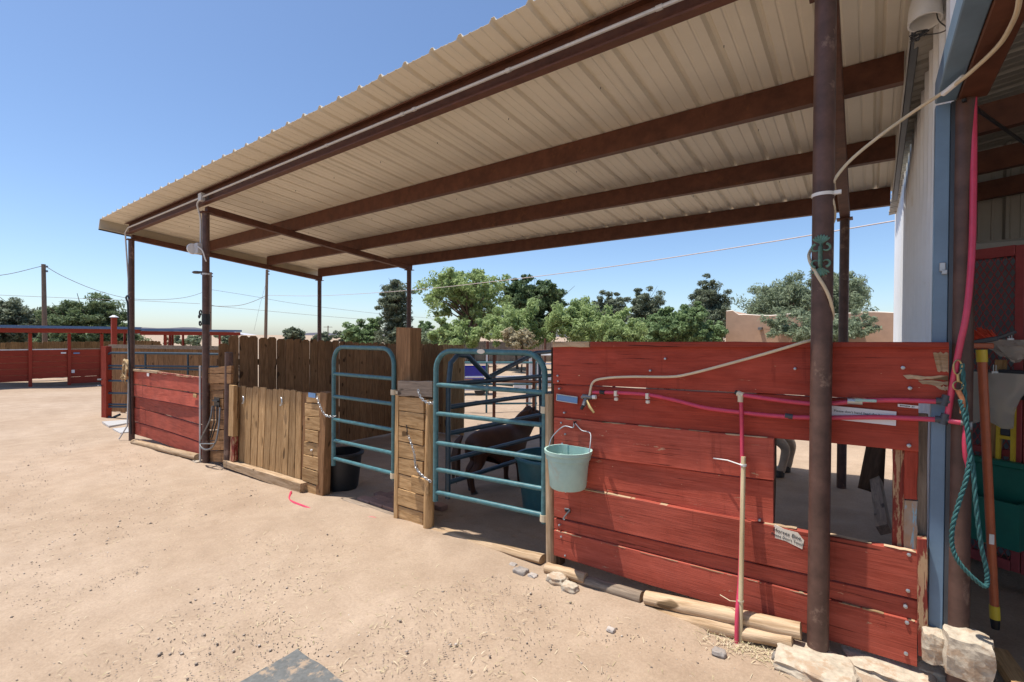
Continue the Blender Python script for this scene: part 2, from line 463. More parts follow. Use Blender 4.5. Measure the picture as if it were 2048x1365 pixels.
def smooth_noise(xs, ys, cell, seed):
    g = np.random.default_rng(seed).uniform(-1, 1, (64, 64))
    X, Y = np.meshgrid(xs / cell, ys / cell, indexing='ij')
    i0 = np.floor(X).astype(int); j0 = np.floor(Y).astype(int); fx = X - i0; fy = Y - j0
    fx = fx * fx * (3 - 2 * fx); fy = fy * fy * (3 - 2 * fy)
    a = g[i0 % 64, j0 % 64]; b_ = g[(i0 + 1) % 64, j0 % 64]; c = g[i0 % 64, (j0 + 1) % 64]; d = g[(i0 + 1) % 64, (j0 + 1) % 64]
    return (a * (1 - fx) + b_ * fx) * (1 - fy) + (c * (1 - fx) + d * fx) * fy

def ground():
    xs = np.concatenate([-np.geomspace(6000, 30, 26), np.arange(-29, -12, 0.5), np.arange(-12, -7.5, 0.05), np.arange(-7.5, 0.6, 0.028), np.arange(0.6, 1.6, 0.05), np.arange(1.7, 8, 0.4), np.geomspace(8.5, 6000, 26)])
    ys = np.concatenate([-np.geomspace(6000, 5, 26), np.arange(-4.6, -0.4, 0.3), np.arange(-0.4, 0.6, 0.05), np.arange(0.6, 3.4, 0.028), np.arange(3.4, 6.0, 0.05), np.arange(6.05, 30, 0.4), np.geomspace(31, 6000, 26)])
    Z = np.array([[gz(x, y) for y in ys] for x in xs])
    X, Y = np.meshgrid(xs, ys, indexing='ij')
    near = np.clip(1 - np.maximum(0, np.hypot(X + 5, Y - 2) - 9) / 6, 0, 1)
    relief = 0.010 * smooth_noise(xs, ys, 0.9, 1) + 0.006 * smooth_noise(xs, ys, 0.33, 2) + 0.0035 * smooth_noise(xs, ys, 0.12, 3)
    # trampled ground inside the pens, and a little bank of sand against the fence line
    pen = np.clip((Y - 3.1) / 0.5, 0, 1) * np.clip((8 - Y) / 2, 0, 1)
    relief += pen * (0.022 * smooth_noise(xs, ys, 0.26, 4))
    relief += 0.03 * np.exp(-((Y - 2.72) / 0.14) ** 2) * (0.6 + 0.6 * smooth_noise(xs, ys, 0.5, 6)) * (X < -0.7) * (X > -10.5)
    # vehicle ruts crossing the yard on the left
    u = (X + 11) * 0.35 + (Y - 1.2)
    relief += 0.012 * np.sin(u * 5.2 + 2 * smooth_noise(xs, ys, 2.0, 7)) * np.clip((-5 - X) / 3, 0, 1)
    # hoof and boot prints
    hr = random.Random(3)
    for k in range(520):
        if k < 300: hx, hy = hr.uniform(-6.5, -0.6), hr.uniform(3.1, 5.6)
        else: hx, hy = hr.uniform(-9, 0.2), hr.uniform(0.5, 2.7)
        rr_ = hr.uniform(0.035, 0.06); dep = hr.uniform(0.008, 0.02) * (1.0 if k < 300 else 0.45)
        i0, i1 = np.searchsorted(xs, (hx - 0.2, hx + 0.2)); j0, j1 = np.searchsorted(ys, (hy - 0.2, hy + 0.2))
        a_ = hr.uniform(0, 3.1); dx_, dy_ = X[i0:i1, j0:j1] - hx, Y[i0:i1, j0:j1] - hy
        u_ = dx_ * math.cos(a_) + dy_ * math.sin(a_); v_ = (-dx_ * math.sin(a_) + dy_ * math.cos(a_)) * 1.4
        d_ = np.hypot(u_, v_) / rr_
        relief[i0:i1, j0:j1] += -dep * np.exp(-d_ ** 4) + 0.45 * dep * np.exp(-((d_ - 1.35) / 0.35) ** 2)
    Z = Z + relief * near
    ni, nj = len(xs), len(ys)
    verts = np.stack([X, Y, Z], -1).reshape(-1, 3)
    idx = np.arange(ni * nj).reshape(ni, nj)
    quads = np.stack([idx[:-1, :-1], idx[1:, :-1], idx[1:, 1:], idx[:-1, 1:]], -1).reshape(-1, 4)
    o = bpy.data.objects.new("ground", np_mesh("ground", verts, quads, M_SAND, True))
    _link(o, None, Matrix.Identity(4)); tag(o, "pale tan sandy yard with grit and ruts", "ground", kind="structure")
ground()

# far hills on the left horizon
def hills():
    mb = MB(); pts = []; n = 60
    for i in range(n + 1):
        px = -260 + i * 1500 / n
        h = 16 + 16 * max(0, math.sin((px + 30) / 145)) + 7 * math.sin(px / 47.0) + 4 * math.sin(px / 19)
        a = at(px, 690, t=3600); a.z = -30
        q = at(px, 676 - 0.42 * h - (8 if 230 < px < 480 else 0), t=3600)
        pts.append((a, q, q + FWD * 700 - V((0, 0, q.z + 30))))
    vs = [p for tri in pts for p in tri]; fs = []
    for i in range(n):
        for k in range(2): fs.append((i * 3 + k, i * 3 + 3 + k, i * 3 + 4 + k, i * 3 + 1 + k))
    mb.add(vs, fs)
    o = mb.build("hills", plain("hazed_far_hills", (0.42, 0.43, 0.48), 1.0, 0, 0.1, 0.004, 0, 0.0), smooth=True)  # pale blue of distant haze is mixed into the hill colour
    tag(o, "low desert hills on the horizon, tinted bluish for haze", "hills", kind="structure")
hills()

# ------------------------------------------------------------------ the steel shade shelter
YF, YB = 2.844, 6.61
XP = (-10.93, -7.62, -0.195)
SL = 0.103
zbot = lambda y: 3.437 - SL * (y - YF)          # underside of the purlins
ztop = lambda y: zbot(y) + 0.20                 # roof plane
RX0, RX1, RY0, RY1 = -11.22, 0.19, 2.46, 6.78

def rib_profile(w=0.9144):
    pts = []; p = w / 3
    for k in range(3):
        o = k * p
        for x, z in ((0.0, 0), (0.028, 0), (0.034, 0.005), (0.046, 0.005), (0.052, 0), (0.112, 0), (0.130, 0.032), (0.155, 0.032), (0.173, 0),
                     (0.233, 0), (0.239, 0.005), (0.251, 0.005), (0.257, 0)):
            pts.append((o + x * p / 0.3048, z))
    pts.append((w, 0)); return pts

def ribbed_sheet(p0, along, up, length_dir, length, mat, name, parent, width=0.9144, thick=0.0015, segs=1, prof=None):
    prof = prof or rib_profile(width); mb = MB(); n = len(prof); vs = []; fs = []
    p0, along, up, ld = V(p0), V(along), V(up), V(length_dir)
    for s in range(segs + 1):
        for lay in (0, 1):
            for x, z in prof: vs.append(p0 + along * x + up * (z + lay * thick) + ld * (length * s / segs))
    for s in range(segs):
        for lay in (0, 1):
            b0 = (s * 2 + lay) * n; b1 = ((s + 1) * 2 + lay) * n
            for i in range(n - 1): fs.append((b0 + i, b0 + i + 1, b1 + i + 1, b1 + i))
    for s in (0, segs):
        b0 = s * 2 * n
        for i in range(n - 1): fs.append((b0 + i, b0 + i + 1, b0 + n + i + 1, b0 + n + i))
    mb.add(vs, fs)
    me_o = mb.build(name, mat, parent)
    return me_o

def shelter():
    t = thing("shade_shelter", "long open steel shade shelter with ribbed tan roof over the stalls", "shelter", (-5.5, YF, gz(-5.5, YF)))
    nsheet = 13; w = (RX1 - RX0) / nsheet
    ld = V((0, RY1 - RY0, -SL * (RY1 - RY0))); L = ld.length; ld.normalize()
    up = V((0, SL, 1)).normalized()
    for i in range(nsheet):
        x0 = RX0 + i * w
        ribbed_sheet((x0 - (0.0 if i == 0 else 0.02), RY0, ztop(RY0) + 0.004 + (i % 2) * 0.0035), (1, 0, 0), up, ld, L, M_TAN, "roof_panel", t, width=w + (0.02 if i else 0))
    # Z purlins: web with two lips
    for y in (YF, 4.10, 5.355, YB):
        mb = MB(); zb, zt = zbot(y), ztop(y) - 0.003
        x0, x1 = (-11.0, 0.16)
        xs = [x0, x1]
        prof = [(-0.004, zb), (0.066, zb), (0.066, zb + 0.014), (0.062, zb + 0.014), (0.062, zb + 0.004), (0.0, zb + 0.004),
                (0.0, zt - 0.004), (0.062, zt - 0.004 - 0.062 * SL), (0.062, zt - 0.02), (0.066, zt - 0.02), (0.066, zt - 0.066 * SL), (-0.004, zt)]
        if y == YF: prof = [(-a - 0.02, b_) for a, b_ in prof]
        n = len(prof); vs = [V((x, y + a, b_)) for x in xs for a, b_ in prof]
        fs = [(k, (k + 1) % n, n + (k + 1) % n, n + k) for k in range(n)] + [tuple(range(n)), tuple(range(2 * n - 1, n - 1, -1))]
        mb.add(vs, fs); mb.build("roof_beam", M_RUST, t)
    for x in XP:
        mb = MB(); mb.bar((x, YF + 0.0, zbot(YF) - 0.052), (x - (0.05 if x > -1 else 0), YB + 0.05, zbot(YB) - 0.052), 0.095, 0.095)
        mb.build("cross_beam", M_RUST, t, bevel=0.006)
        for y in (YF, YB):
            if y == YB and x > -1: x = -0.245
            mb = MB(); z0 = gz(x, y) - 0.12; z1 = zbot(y) - 0.10
            mb.tube([(x, y, z0), (x, y, z0 + 1.2), (x, y, z1)], 0.047, 20); po = mb.build("post", M_POST, t, smooth=True)
            mb = MB(); mb.box((x, y, z1 + 0.003), (0.15, 0.15, 0.012)); mb.build("cap_plate", M_RUST, po)
    # tan rake trim at the far end
    mb = MB(); mb.bar((RX0 - 0.012, RY0 - 0.01, ztop(RY0) - 0.075), (RX0 - 0.012, RY1, ztop(RY1) - 0.075), 0.02, 0.19)
    mb.bar((RX0 + 0.03, RY0 - 0.01, ztop(RY0) - 0.165), (RX0 + 0.03, RY1, ztop(RY1) - 0.165), 0.065, 0.008)
    mb.build("rake_trim", M_TRIM, t)
    mb = MB(); mb.bar((RX0 - 0.01, RY0 - 0.02, ztop(RY0) - 0.180), (RX0 - 0.01, RY1, ztop(RY1) - 0.180), 0.03, 0.018); mb.build("drip_edge", M_DARKTRIM, t)
    # dark rake trim beside the barn wall
    mb = MB(); mb.bar((RX1 + 0.012, RY0 - 0.3, ztop(RY0 - 0.3) - 0.02), (RX1 + 0.012, RY1 + 0.02, ztop(RY1) - 0.02), 0.045, 0.17)
    mb.build("edge_trim", M_DARKTRIM, t, bevel=0.006)
    mb = MB(); mb.bar((RX1 - 0.014, RY0 - 0.3, ztop(RY0 - 0.3) - 0.066), (RX1 - 0.014, RY1 + 0.02, ztop(RY1) - 0.066), 0.006, 0.05); mb.build("trim_flange", M_WHITEP, t)
    # roof screws coming through
    mb = MB()
    for y in (3.45, 4.7, 5.95):
        for k in range(12):
            x = RX0 + 0.35 + k * 0.9144
            mb.box((x, y, ztop(y) - 0.008), (0.004, 0.004, 0.016))
    o = mb.build("screw_tips", M_BLACKMET, t); o["kind"] = "stuff"
shelter()

# ------------------------------------------------------------------ the white metal barn at the right
BX = 0.30
def barn():
    t = thing("metal_barn", "white ribbed metal barn with blue trim and dark open bay", "barn", (3.0, 3.5, 0.0))
    # side wall facing the yard: full height beyond the jamb, only above the header in front of it
    y = 2.99; i = 0
    while y < 9.0:
        ribbed_sheet((BX + (i % 2) * 0.003, y, -0.15), (0, 1, 0), (-1, 0, 0), (0, 0, 1), 4.5, M_WHITEW, "wall_panel", t, width=0.93, prof=[(a * 0.93 / 0.9144, b_ * 0.6) for a, b_ in rib_profile()])
        y += 0.9144; i += 1
    y = 2.99 - 0.93
    while y > -2.5:
        ribbed_sheet((BX - 0.02 + (i % 2) * 0.003, y, 2.78), (0, 1, 0), (-1, 0, 0), (0, 0, 1), 1.57, M_WHITEW, "wall_panel", t, width=0.93, prof=[(a * 0.93 / 0.9144, b_ * 0.6) for a, b_ in rib_profile()])
        y -= 0.9144; i += 1
    # header over the open bay
    mb = MB(); mb.box((BX - 0.035, 0.45, 2.735), (0.075, 5.0, 0.10)); mb.build("header_trim", M_BLUET, t, bevel=0.004)
    mb = MB(); mb.box((BX + 0.055, 0.45, 2.735), (0.10, 5.02, 0.115)); mb.build("header_beam", M_RUST, t, bevel=0.004)
    # jamb, corner post and the old boards beside them
    mb = MB(); mb.box((0.257, 2.975, 1.43), (0.052, 0.05, 2.50)); mb.build("jamb_trim", M_BLUET, t, bevel=0.003)
    mb = MB(); mb.box((0.2945, 2.972, 1.43), (0.020, 0.05, 2.50)); mb.build("jamb_gap_shade", M_DARKTRIM, t)  # added strip whose dark colour stands in for the shaded gap beside the jamb
    mb = MB(); mb.tube([(0.334, 2.965, -0.05), (0.334, 2.965, 1.3), (0.334, 2.965, 2.68)], 0.040, 20); mb.build("post", M_POST, t, smooth=True)
    plank("jamb_board", (0.165, 3.0, 1.24), (0.225, 3.0, 1.24), (0.225, 3.0, 0.18), (0.165, 3.0, 0.18), 0.04, M_GREYWOOD, t, along='z')
    # right, back and far walls, roof, interior purlins
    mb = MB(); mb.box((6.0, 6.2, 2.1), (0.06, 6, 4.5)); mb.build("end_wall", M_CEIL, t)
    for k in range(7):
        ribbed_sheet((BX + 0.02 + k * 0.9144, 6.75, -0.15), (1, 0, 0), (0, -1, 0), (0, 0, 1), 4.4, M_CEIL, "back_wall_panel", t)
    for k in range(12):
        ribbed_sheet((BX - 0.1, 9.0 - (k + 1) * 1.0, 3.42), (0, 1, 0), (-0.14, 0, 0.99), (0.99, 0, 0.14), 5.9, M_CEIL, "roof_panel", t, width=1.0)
    for yy in (4.15, 5.3, 6.5):
        mb = MB(); mb.bar((BX + 0.03, yy, 2.94 + 0.02 * (yy - 4)), (5.95, yy, 3.55), 0.07, 0.17); mb.build("purlin", M_RUST, t)
    mb = MB(); mb.bar((BX + 0.02, 2.9, 2.66), (1.3, 5.9, 2.95), 0.012, 0.012); mb.build("brace_rod", M_BLACKMET, t)
    # padlock hasp on the blue jamb
    mb = MB(); mb.box((0.262, 2.943, 1.93), (0.022, 0.012, 0.04)); mb.box((0.268, 2.934, 1.905), (0.02, 0.012, 0.02)); mb.build("hasp", M_GALV, t, bevel=0.002)
barn()

# ------------------------------------------------------------------ shared pieces
def nail(p, parent, r=0.007, mat=None, d=(0, -1, 0)):
    d = V(d); mb = MB()
    mb.tube([V(p) - d * 0.02, V(p) + d * 0.002, V(p) + d * 0.004], [r, r, r * 0.5], 8)
    return mb.build("bolt_head", mat or M_GALV, parent, smooth=True)

def lin(pts, x):
    for (x0, y0), (x1, y1) in zip(pts, pts[1:]):
        if x <= x1 or (x1, y1) == pts[-1]: return y0 + (y1 - y0) * (x - x0) / (x1 - x0)

def pboard(name, xs, top, bot, Y, th, mat, parent, **kw):
    """board in the plane y=Y between photo columns xs, edges given as polylines (px, py)"""
    x0, x1 = xs
    return plank(name, at(x0, lin(top, x0), Y=Y), at(x1, lin(top, x1), Y=Y), at(x1, lin(bot, x1), Y=Y), at(x0, lin(bot, x0), Y=Y), th, mat, parent, **kw)

def timber(name, a, b, r, mat, parent=None, n=12, flat=0.8, segs=7):
    """half-round landscape timber with uneven surface"""
    mb = MB(); a, b = V(a), V(b)
    pts = [a.lerp(b, i / segs) + V((0, R.uniform(-1, 1) * r * 0.05, R.uniform(-1, 1) * r * 0.05)) for i in range(segs + 1)]
    rs = [r * R.uniform(0.94, 1.05) for _ in pts]
    M = Matrix.Translation((a + b) / 2) @ frame_of(b - a, V((0, 0, 1)))
    mb.tube(pts, rs, n, flat=flat)
    return mb.build(name, mat, parent, smooth=True, M=M)

# ------------------------------------------------------------------ right-hand red plank fence
S = {0: [(1104, 693), (1900, 693)],
     1: [(1104, 768), (1620, 797), (1900, 806)],
     2: [(1104, 834), (1547, 876), (1650, 886), (1765, 888), (1840, 906)],
     3: [(1104, 905), (1181, 914), (1480, 953), (1550, 963)],
     4: [(1104, 967), (1181, 980), (1450, 1035), (1550, 1050), (1660, 1069), (1838, 1106)],
     5: [(1104, 1034), (1290, 1075), (1610, 1152), (1838, 1202)],
     6: [(1104, 1058), (1300, 1108), (1610, 1187), (1838, 1244)],
     7: [(1104, 1110), (1400, 1198), (1838, 1336)]}
YP = 2.93
def red_fence():
    t = thing("plank_fence", "tall weathered red plank fence in front, with a window gap cut into it", "fence", (-0.8, YP, 0.0))
    def sh(poly, d): return [(x, y + d) for x, y in poly]
    pboard("plank", (1106, 1898), S[0], sh(S[1], -0.6), YP - 0.004, 0.022, M_RED, t, segs=10, jit=0.002, bow=-0.01)
    pboard("plank", (1108, 1837), sh(S[1], 0.8), sh(S[2], -0.6), YP + 0.009, 0.036, M_RED, t, segs=10, jit=0.003, bow=-0.004)
    pboard("plank", (1108, 1547), sh(S[2], 0.7), sh(S[3], -0.8), YP - 0.006, 0.038, M_REDLIT, t, segs=8, jit=0.003, bow=0.0)
    pboard("plank", (1108, 1546), sh(S[3], 0.8), sh(S[4], -0.8), YP + 0.012, 0.038, M_REDLIT, t, segs=8, jit=0.003, bow=-0.004)
    pboard("plank", (1108, 1834), sh(S[4], 0.8), sh(S[5], -1.5), YP - 0.011, 0.038, M_REDLIT, t, segs=9, jit=0.003, bow=0.006)
    pboard("plank", (1108, 1836), sh(S[5], 1.5), sh(S[6], -1.5), YP + 0.008, 0.036, M_REDLIT, t, segs=9, jit=0.002)
    pboard("plank", (1108, 1834), sh(S[6], 1.5), S[7], YP - 0.007, 0.038, M_REDLIT, t, segs=9, jit=0.004)
    # bleached, splintered upper edges of the proud planks
    for poly, d, y_, x0, x1 in ((S[2], 0.7, -0.0075, 1130, 1545), (S[4], 0.8, -0.0125, 1165, 1832), (S[6], 1.5, -0.0085, 1112, 1830)):
        x = x0
        while x < x1 - 12:
            xe = min(x1, x + R.uniform(30, 120)); h = R.uniform(0.8, 3.0)
            plank("worn_edge", at(x, lin(poly, x) + d, Y=YP + y_), at(xe, lin(poly, xe) + d, Y=YP + y_), at(xe - 2, lin(poly, xe) + d + h * 0.4, Y=YP + y_), at(x + 3, lin(poly, x) + d + h, Y=YP + y_), 0.03, M_LOG, t, segs=6, jit=0.0025, bev=0.0006)
            x = xe + R.uniform(0, 60)
    # cap: a bare piece at the left, red along the rest
    plank("cap_board", at(1180, 684, Y=YP - 0.022), at(1898, 685, Y=YP - 0.022), at(1898, 696, Y=YP - 0.022), at(1180, 695, Y=YP - 0.022), 0.075, M_RED, t, segs=10, jit=0.002)
    cb = plank("cap_board", at(1105, 685, Y=YP - 0.024), at(1178, 684, Y=YP - 0.024), at(1178, 695, Y=YP - 0.024), at(1105, 695, Y=YP - 0.024), 0.075, M_LOG, t, segs=4); cb["label"] = "bare pale cap piece"
    # thin bare lath showing in the gap between the two upper planks
    lb = plank("lath", at(1112, 771, Y=YP + 0.028), at(1500, 792, Y=YP + 0.028), at(1500, 804, Y=YP + 0.028), at(1112, 783, Y=YP + 0.028), 0.015, M_PINE, t)
    # round wooden end post and inner posts
    mb = MB(); a = at(1103, 1118, Y=YP + 0.03); b_ = at(1099, 788, Y=YP + 0.03)
    mb.tube([a - V((0, 0, 0.08)), a.lerp(b_, 0.5), b_], [0.042, 0.039, 0.036], 12, flat=0.9)
    mb.build("end_post", M_LOG, t, smooth=True, M=Matrix.Translation((a + b_) / 2) @ frame_of(b_ - a, V((0, -1, 0))))
    for px in (1118, 1535):
        p = at(px, 700, Y=YP + 0.085)
        plank("inner_post", V((p.x - 0.045, YP + 0.045, 1.52)), V((p.x + 0.045, YP + 0.045, 1.52)), V((p.x + 0.045, YP + 0.045, -0.1)), V((p.x - 0.045, YP + 0.045, -0.1)), 0.07, M_DARKWOOD, t, along='z')
    # jamb boards right of the window: red, patched, blue peeling at the foot
    jm = plank("jamb_board", at(1785, 898, Y=YP + 0.045), at(1812, 900, Y=YP + 0.045), at(1808, 1100, Y=YP + 0.045), at(1784, 1096, Y=YP + 0.045), 0.05, M_REDWORN, t, along='z')
    jm = plank("jamb_board", at(1810, 900, Y=YP + 0.03), at(1837, 902, Y=YP + 0.03), at(1835, 1000, Y=YP + 0.03), at(1808, 998, Y=YP + 0.03), 0.03, M_RED, t, along='z')
    jm = plank("jamb_board", at(1809, 1001, Y=YP + 0.036), at(1836, 1003, Y=YP + 0.036), at(1834, 1104, Y=YP + 0.036), at(1808, 1100, Y=YP + 0.036), 0.04,
               wood("peeling_blue_paint", (0.16, 0.31, 0.40), (0.30, 0.44, 0.50), 0.8, 26, wear=(0.34, 0.23, 0.15), wear_amt=0.46, knots=False), t, along='z')
    jm["label"] = "board with peeling pale blue paint"
    # splintered upright at the right end
    plank("end_upright", at(1835, 1079, Y=YP - 0.012), at(1854, 1080, Y=YP - 0.012), at(1856, 1316, Y=YP - 0.012), at(1837, 1312, Y=YP - 0.012), 0.06, M_REDWORN, t, along='z', segs=7, jit=0.004)
    # bare splintered patch where the top plank has torn at its right end
    for (x0, y0, x1, y1) in ((1866, 706, 1897, 746), (1806, 751, 1896, 762), (1836, 762, 1896, 772), (1870, 772, 1896, 782)):
        plank("splinter", at(x0, y0, Y=YP - 0.0075), at(x1, y0 + 1, Y=YP - 0.0075), at(x1, y1, Y=YP - 0.0075), at(x0 + 9, y1 - 3, Y=YP - 0.0075), 0.004, M_LOG, t, segs=6, jit=0.006, bev=0.0005)
    # carriage bolts and their stains
    for px, py in ((1115, 752), (1116, 763), (1118, 778), (1128, 826), (1122, 846), (1130, 869), (1124, 888), (1131, 984), (1118, 1051), (1122, 1074), (1130, 1112),
                   (1330, 718), (1590, 738), (1806, 736), (1820, 777), (1818, 1110), (1816, 1182), (1811, 1214), (1814, 1246), (1812, 1308), (1818, 892), (1300, 742), (1519, 1041)):
        nail(at(px, py, Y=YP - 0.012), t, 0.0085 if px > 1700 else 0.007)
    return t
red_fence()

# ------------------------------------------------------------------ timbers along the foot of the fence
def sill(name, label, p0, p1, r, mat=M_LOG, group=None, flat=0.8, lift=0.0):
    a, b = ong(*p0), ong(*p1); a.z += r * 0.6 + lift; b.z += r * 0.6 + lift
    o = timber(name, a, b, r, mat, flat=flat); return tag(o, label, "timber", group)

def yb(px0, py0, px1, py1, Y, r, name, label, mat, flat=0.85):
    o = timber(name, at(px0, py0, Y=Y), at(px1, py1, Y=Y), r, mat, flat=flat); return tag(o, label, "timber")
yb(1292, 1196, 1602, 1262, YP - 0.10, 0.047, "landscape_timber", "upper bleached round timber lying along the foot of the red fence", M_LOG)
yb(1292, 1224, 1586, 1285, YP - 0.13, 0.046, "landscape_timber", "lower bleached timber stacked under the upper one by the red fence", M_LOG)
yb(1160, 1160, 1284, 1196, YP - 0.085, 0.044, "landscape_timber", "short grey-brown timber with dark grain below the hanging bucket", M_GREYWOOD)
yb(1094, 1136, 1172, 1157, YP - 0.09, 0.042, "landscape_timber", "short pale timber stub at the left corner of the red fence", M_LOG)
yb(868, 1059, 1086, 1119, YP + 0.02, 0.055, "threshold_timber", "split weathered threshold timber below the nearer teal gate", M_LOG, 0.6)
yb(268, 884, 396, 915, YF - 0.06, 0.055, "landscape_timber", "pale round log at the foot of the far red panel", M_LOG)
yb(690, 1000, 795, 1036, YP + 0.06, 0.04, "threshold_timber", "half buried dark threshold timber below the farther teal gate", M_GREYWOOD, 0.7)

# ------------------------------------------------------------------ far red plank panel
def red_panel():
    Y = YF + 0.02
    t = thing("plank_fence", "low red panel of five sagging planks between the two far pipe posts", "fence", (-9.2, Y, gz(-9.2, Y)))
    L = {0: (740, 757), 1: (768, 788), 2: (792, 817), 3: (814, 850), 4: (842, 885), 5: (868, 916)}
    xl, xr = 262, 399
    for i in range(5):
        a0, b0 = L[i]; a1, b1 = L[i + 1]
        off = (0.0, 0.004, 0.016, 0.008, 0.016)[i]
        plank("plank", at(xl, a0 + 1, Y=Y + off), at(xr, b0 + 1, Y=Y + off), at(xr - (2 if i == 1 else 0), b1 - 1, Y=Y + off - (0.02 if i in (1, 2) else 0)), at(xl, a1 - 1, Y=Y + off), 0.035, M_REDLIT, t, segs=7, jit=0.004, bow=-0.03 if i in (2, 3, 4) else 0.0)
    plank("cap_board", at(261, 738, Y=Y - 0.02), at(314, 743, Y=Y - 0.02), at(314, 748, Y=Y - 0.02), at(261, 742, Y=Y - 0.02), 0.06, M_LOG, t)
    plank("cap_board", at(315, 744, Y=Y - 0.015), at(399, 755, Y=Y - 0.015), at(399, 759, Y=Y - 0.015), at(315, 748, Y=Y - 0.015), 0.055, M_REDWORN, t)
    mb = MB(); mb.box(at(296, 750, Y=Y - 0.026), (0.10, 0.006, 0.05)); mb.build("paper_scrap", M_PAPER, t)
    mb = MB(); mb.box(at(390, 792, Y=Y - 0.024), (0.12, 0.012, 0.05)); mb.build("patch_block", M_PINE, t)
red_panel()

# ------------------------------------------------------------------ slat columns and picket gate between the posts
def slat_stack(parent, xl, xr, levels, Y, mat, th=0.03, skew=0.0, gap=1.6):
    """levels: list of (py at xl, py at xr)"""
    for i in range(len(levels) - 1):
        (a0, b0), (a1, b1) = levels[i], levels[i + 1]
        k = i / (len(levels) - 1)
        x0, x1 = xl + skew * k + R.uniform(-1.5, 1.5), xr + skew * k + R.uniform(-2.5, 2.5)
        o = R.uniform(0, 0.012)
        plank("slat", at(x0, a0 + gap / 2, Y=Y + o), at(x1, b0 + gap / 2, Y=Y + o), at(x1, b1 - gap / 2, Y=Y + o), at(x0, a1 - gap / 2, Y=Y + o), th, mat, parent, segs=4, jit=0.003)

def column_a():
    t = thing("slat_column", "brown slat covered column beside the far pipe post", "column", (-7.3, YF, gz(-7.3, YF)))
    lv = [(769, 767), (781, 780), (801, 798), (820, 820), (841, 840), (861, 860), (882, 881), (902, 901), (923, 926)]
    slat_stack(t, 409, 449, lv, YF + 0.03, M_CEDAR)
    plank("top_board", at(410, 737, Y=YF + 0.01), at(463, 732, Y=YF + 0.01), at(462, 747, Y=YF + 0.01), at(410, 747, Y=YF + 0.01), 0.035, M_CEDAR, t)
    plank("top_board", at(410, 748, Y=YF + 0.013), at(462, 748, Y=YF + 0.013), at(461, 768, Y=YF + 0.013), at(411, 766, Y=YF + 0.013), 0.035, M_CEDAR, t)
    p = at(456, 905, Y=YF + 0.05); q = at(458, 705, Y=YF + 0.05)
    mb = MB(); mb.tube([V((p.x, p.y, gz(p.x, p.y) - .1)), p, q], 0.05, 14); mb.build("pipe_stub", M_POST, t, smooth=True)
    plank("side_board", at(458, 770, Y=YF + 0.0), at(467, 772, Y=YF + 0.0), at(466, 874, Y=YF + 0.0), at(456, 872, Y=YF + 0.0), 0.05, M_PINE, t, along='z')
    plank("side_board", at(461, 874, Y=YF + 0.03), at(469, 874, Y=YF + 0.03), at(467, 924, Y=YF + 0.03), at(459, 922, Y=YF + 0.03), 0.05, M_REDWORN, t, along='z')
column_a()

def picket(name, bl, br, tl, tr, th, mat, parent, ear=0.018, bow=0.0):
    """vertical picket with clipped corners, front face corners in world space"""
    bl, br, tl, tr = V(bl), V(br), V(tl), V(tr)
    up = (tl - bl).normalized(); sd = (tr - tl).normalized(); n = sd.cross(up).normalized()
    w = (tr - tl).length; e = min(ear, w * 0.3)
    fr = [bl, br, tr - up * e, tr - sd * e, tl + sd * e, tl - up * e]
    mid = [bl.lerp(tl, 0.5) + n * bow, br.lerp(tr, 0.5) + n * bow]
    ring = [fr[0], fr[1], mid[1], fr[2], fr[3], fr[4], fr[5], mid[0]]
    k = len(ring); vs = ring + [p - n * th for p in ring]
    fs = [(0, 1, 2, 7), (7, 2, 3, 4, 5, 6), (k + 7, k + 2, k + 1, k), (k + 6, k + 5, k + 4, k + 3, k + 2, k + 7)]
    fs += [(i, (i + 1) % k, k + (i + 1) % k, k + i) for i in range(k)]
    mb = MB().add(vs, fs)
    return mb.build(name, mat, parent, M=Matrix.Translation((bl + tr) / 2) @ frame_of(up, n))

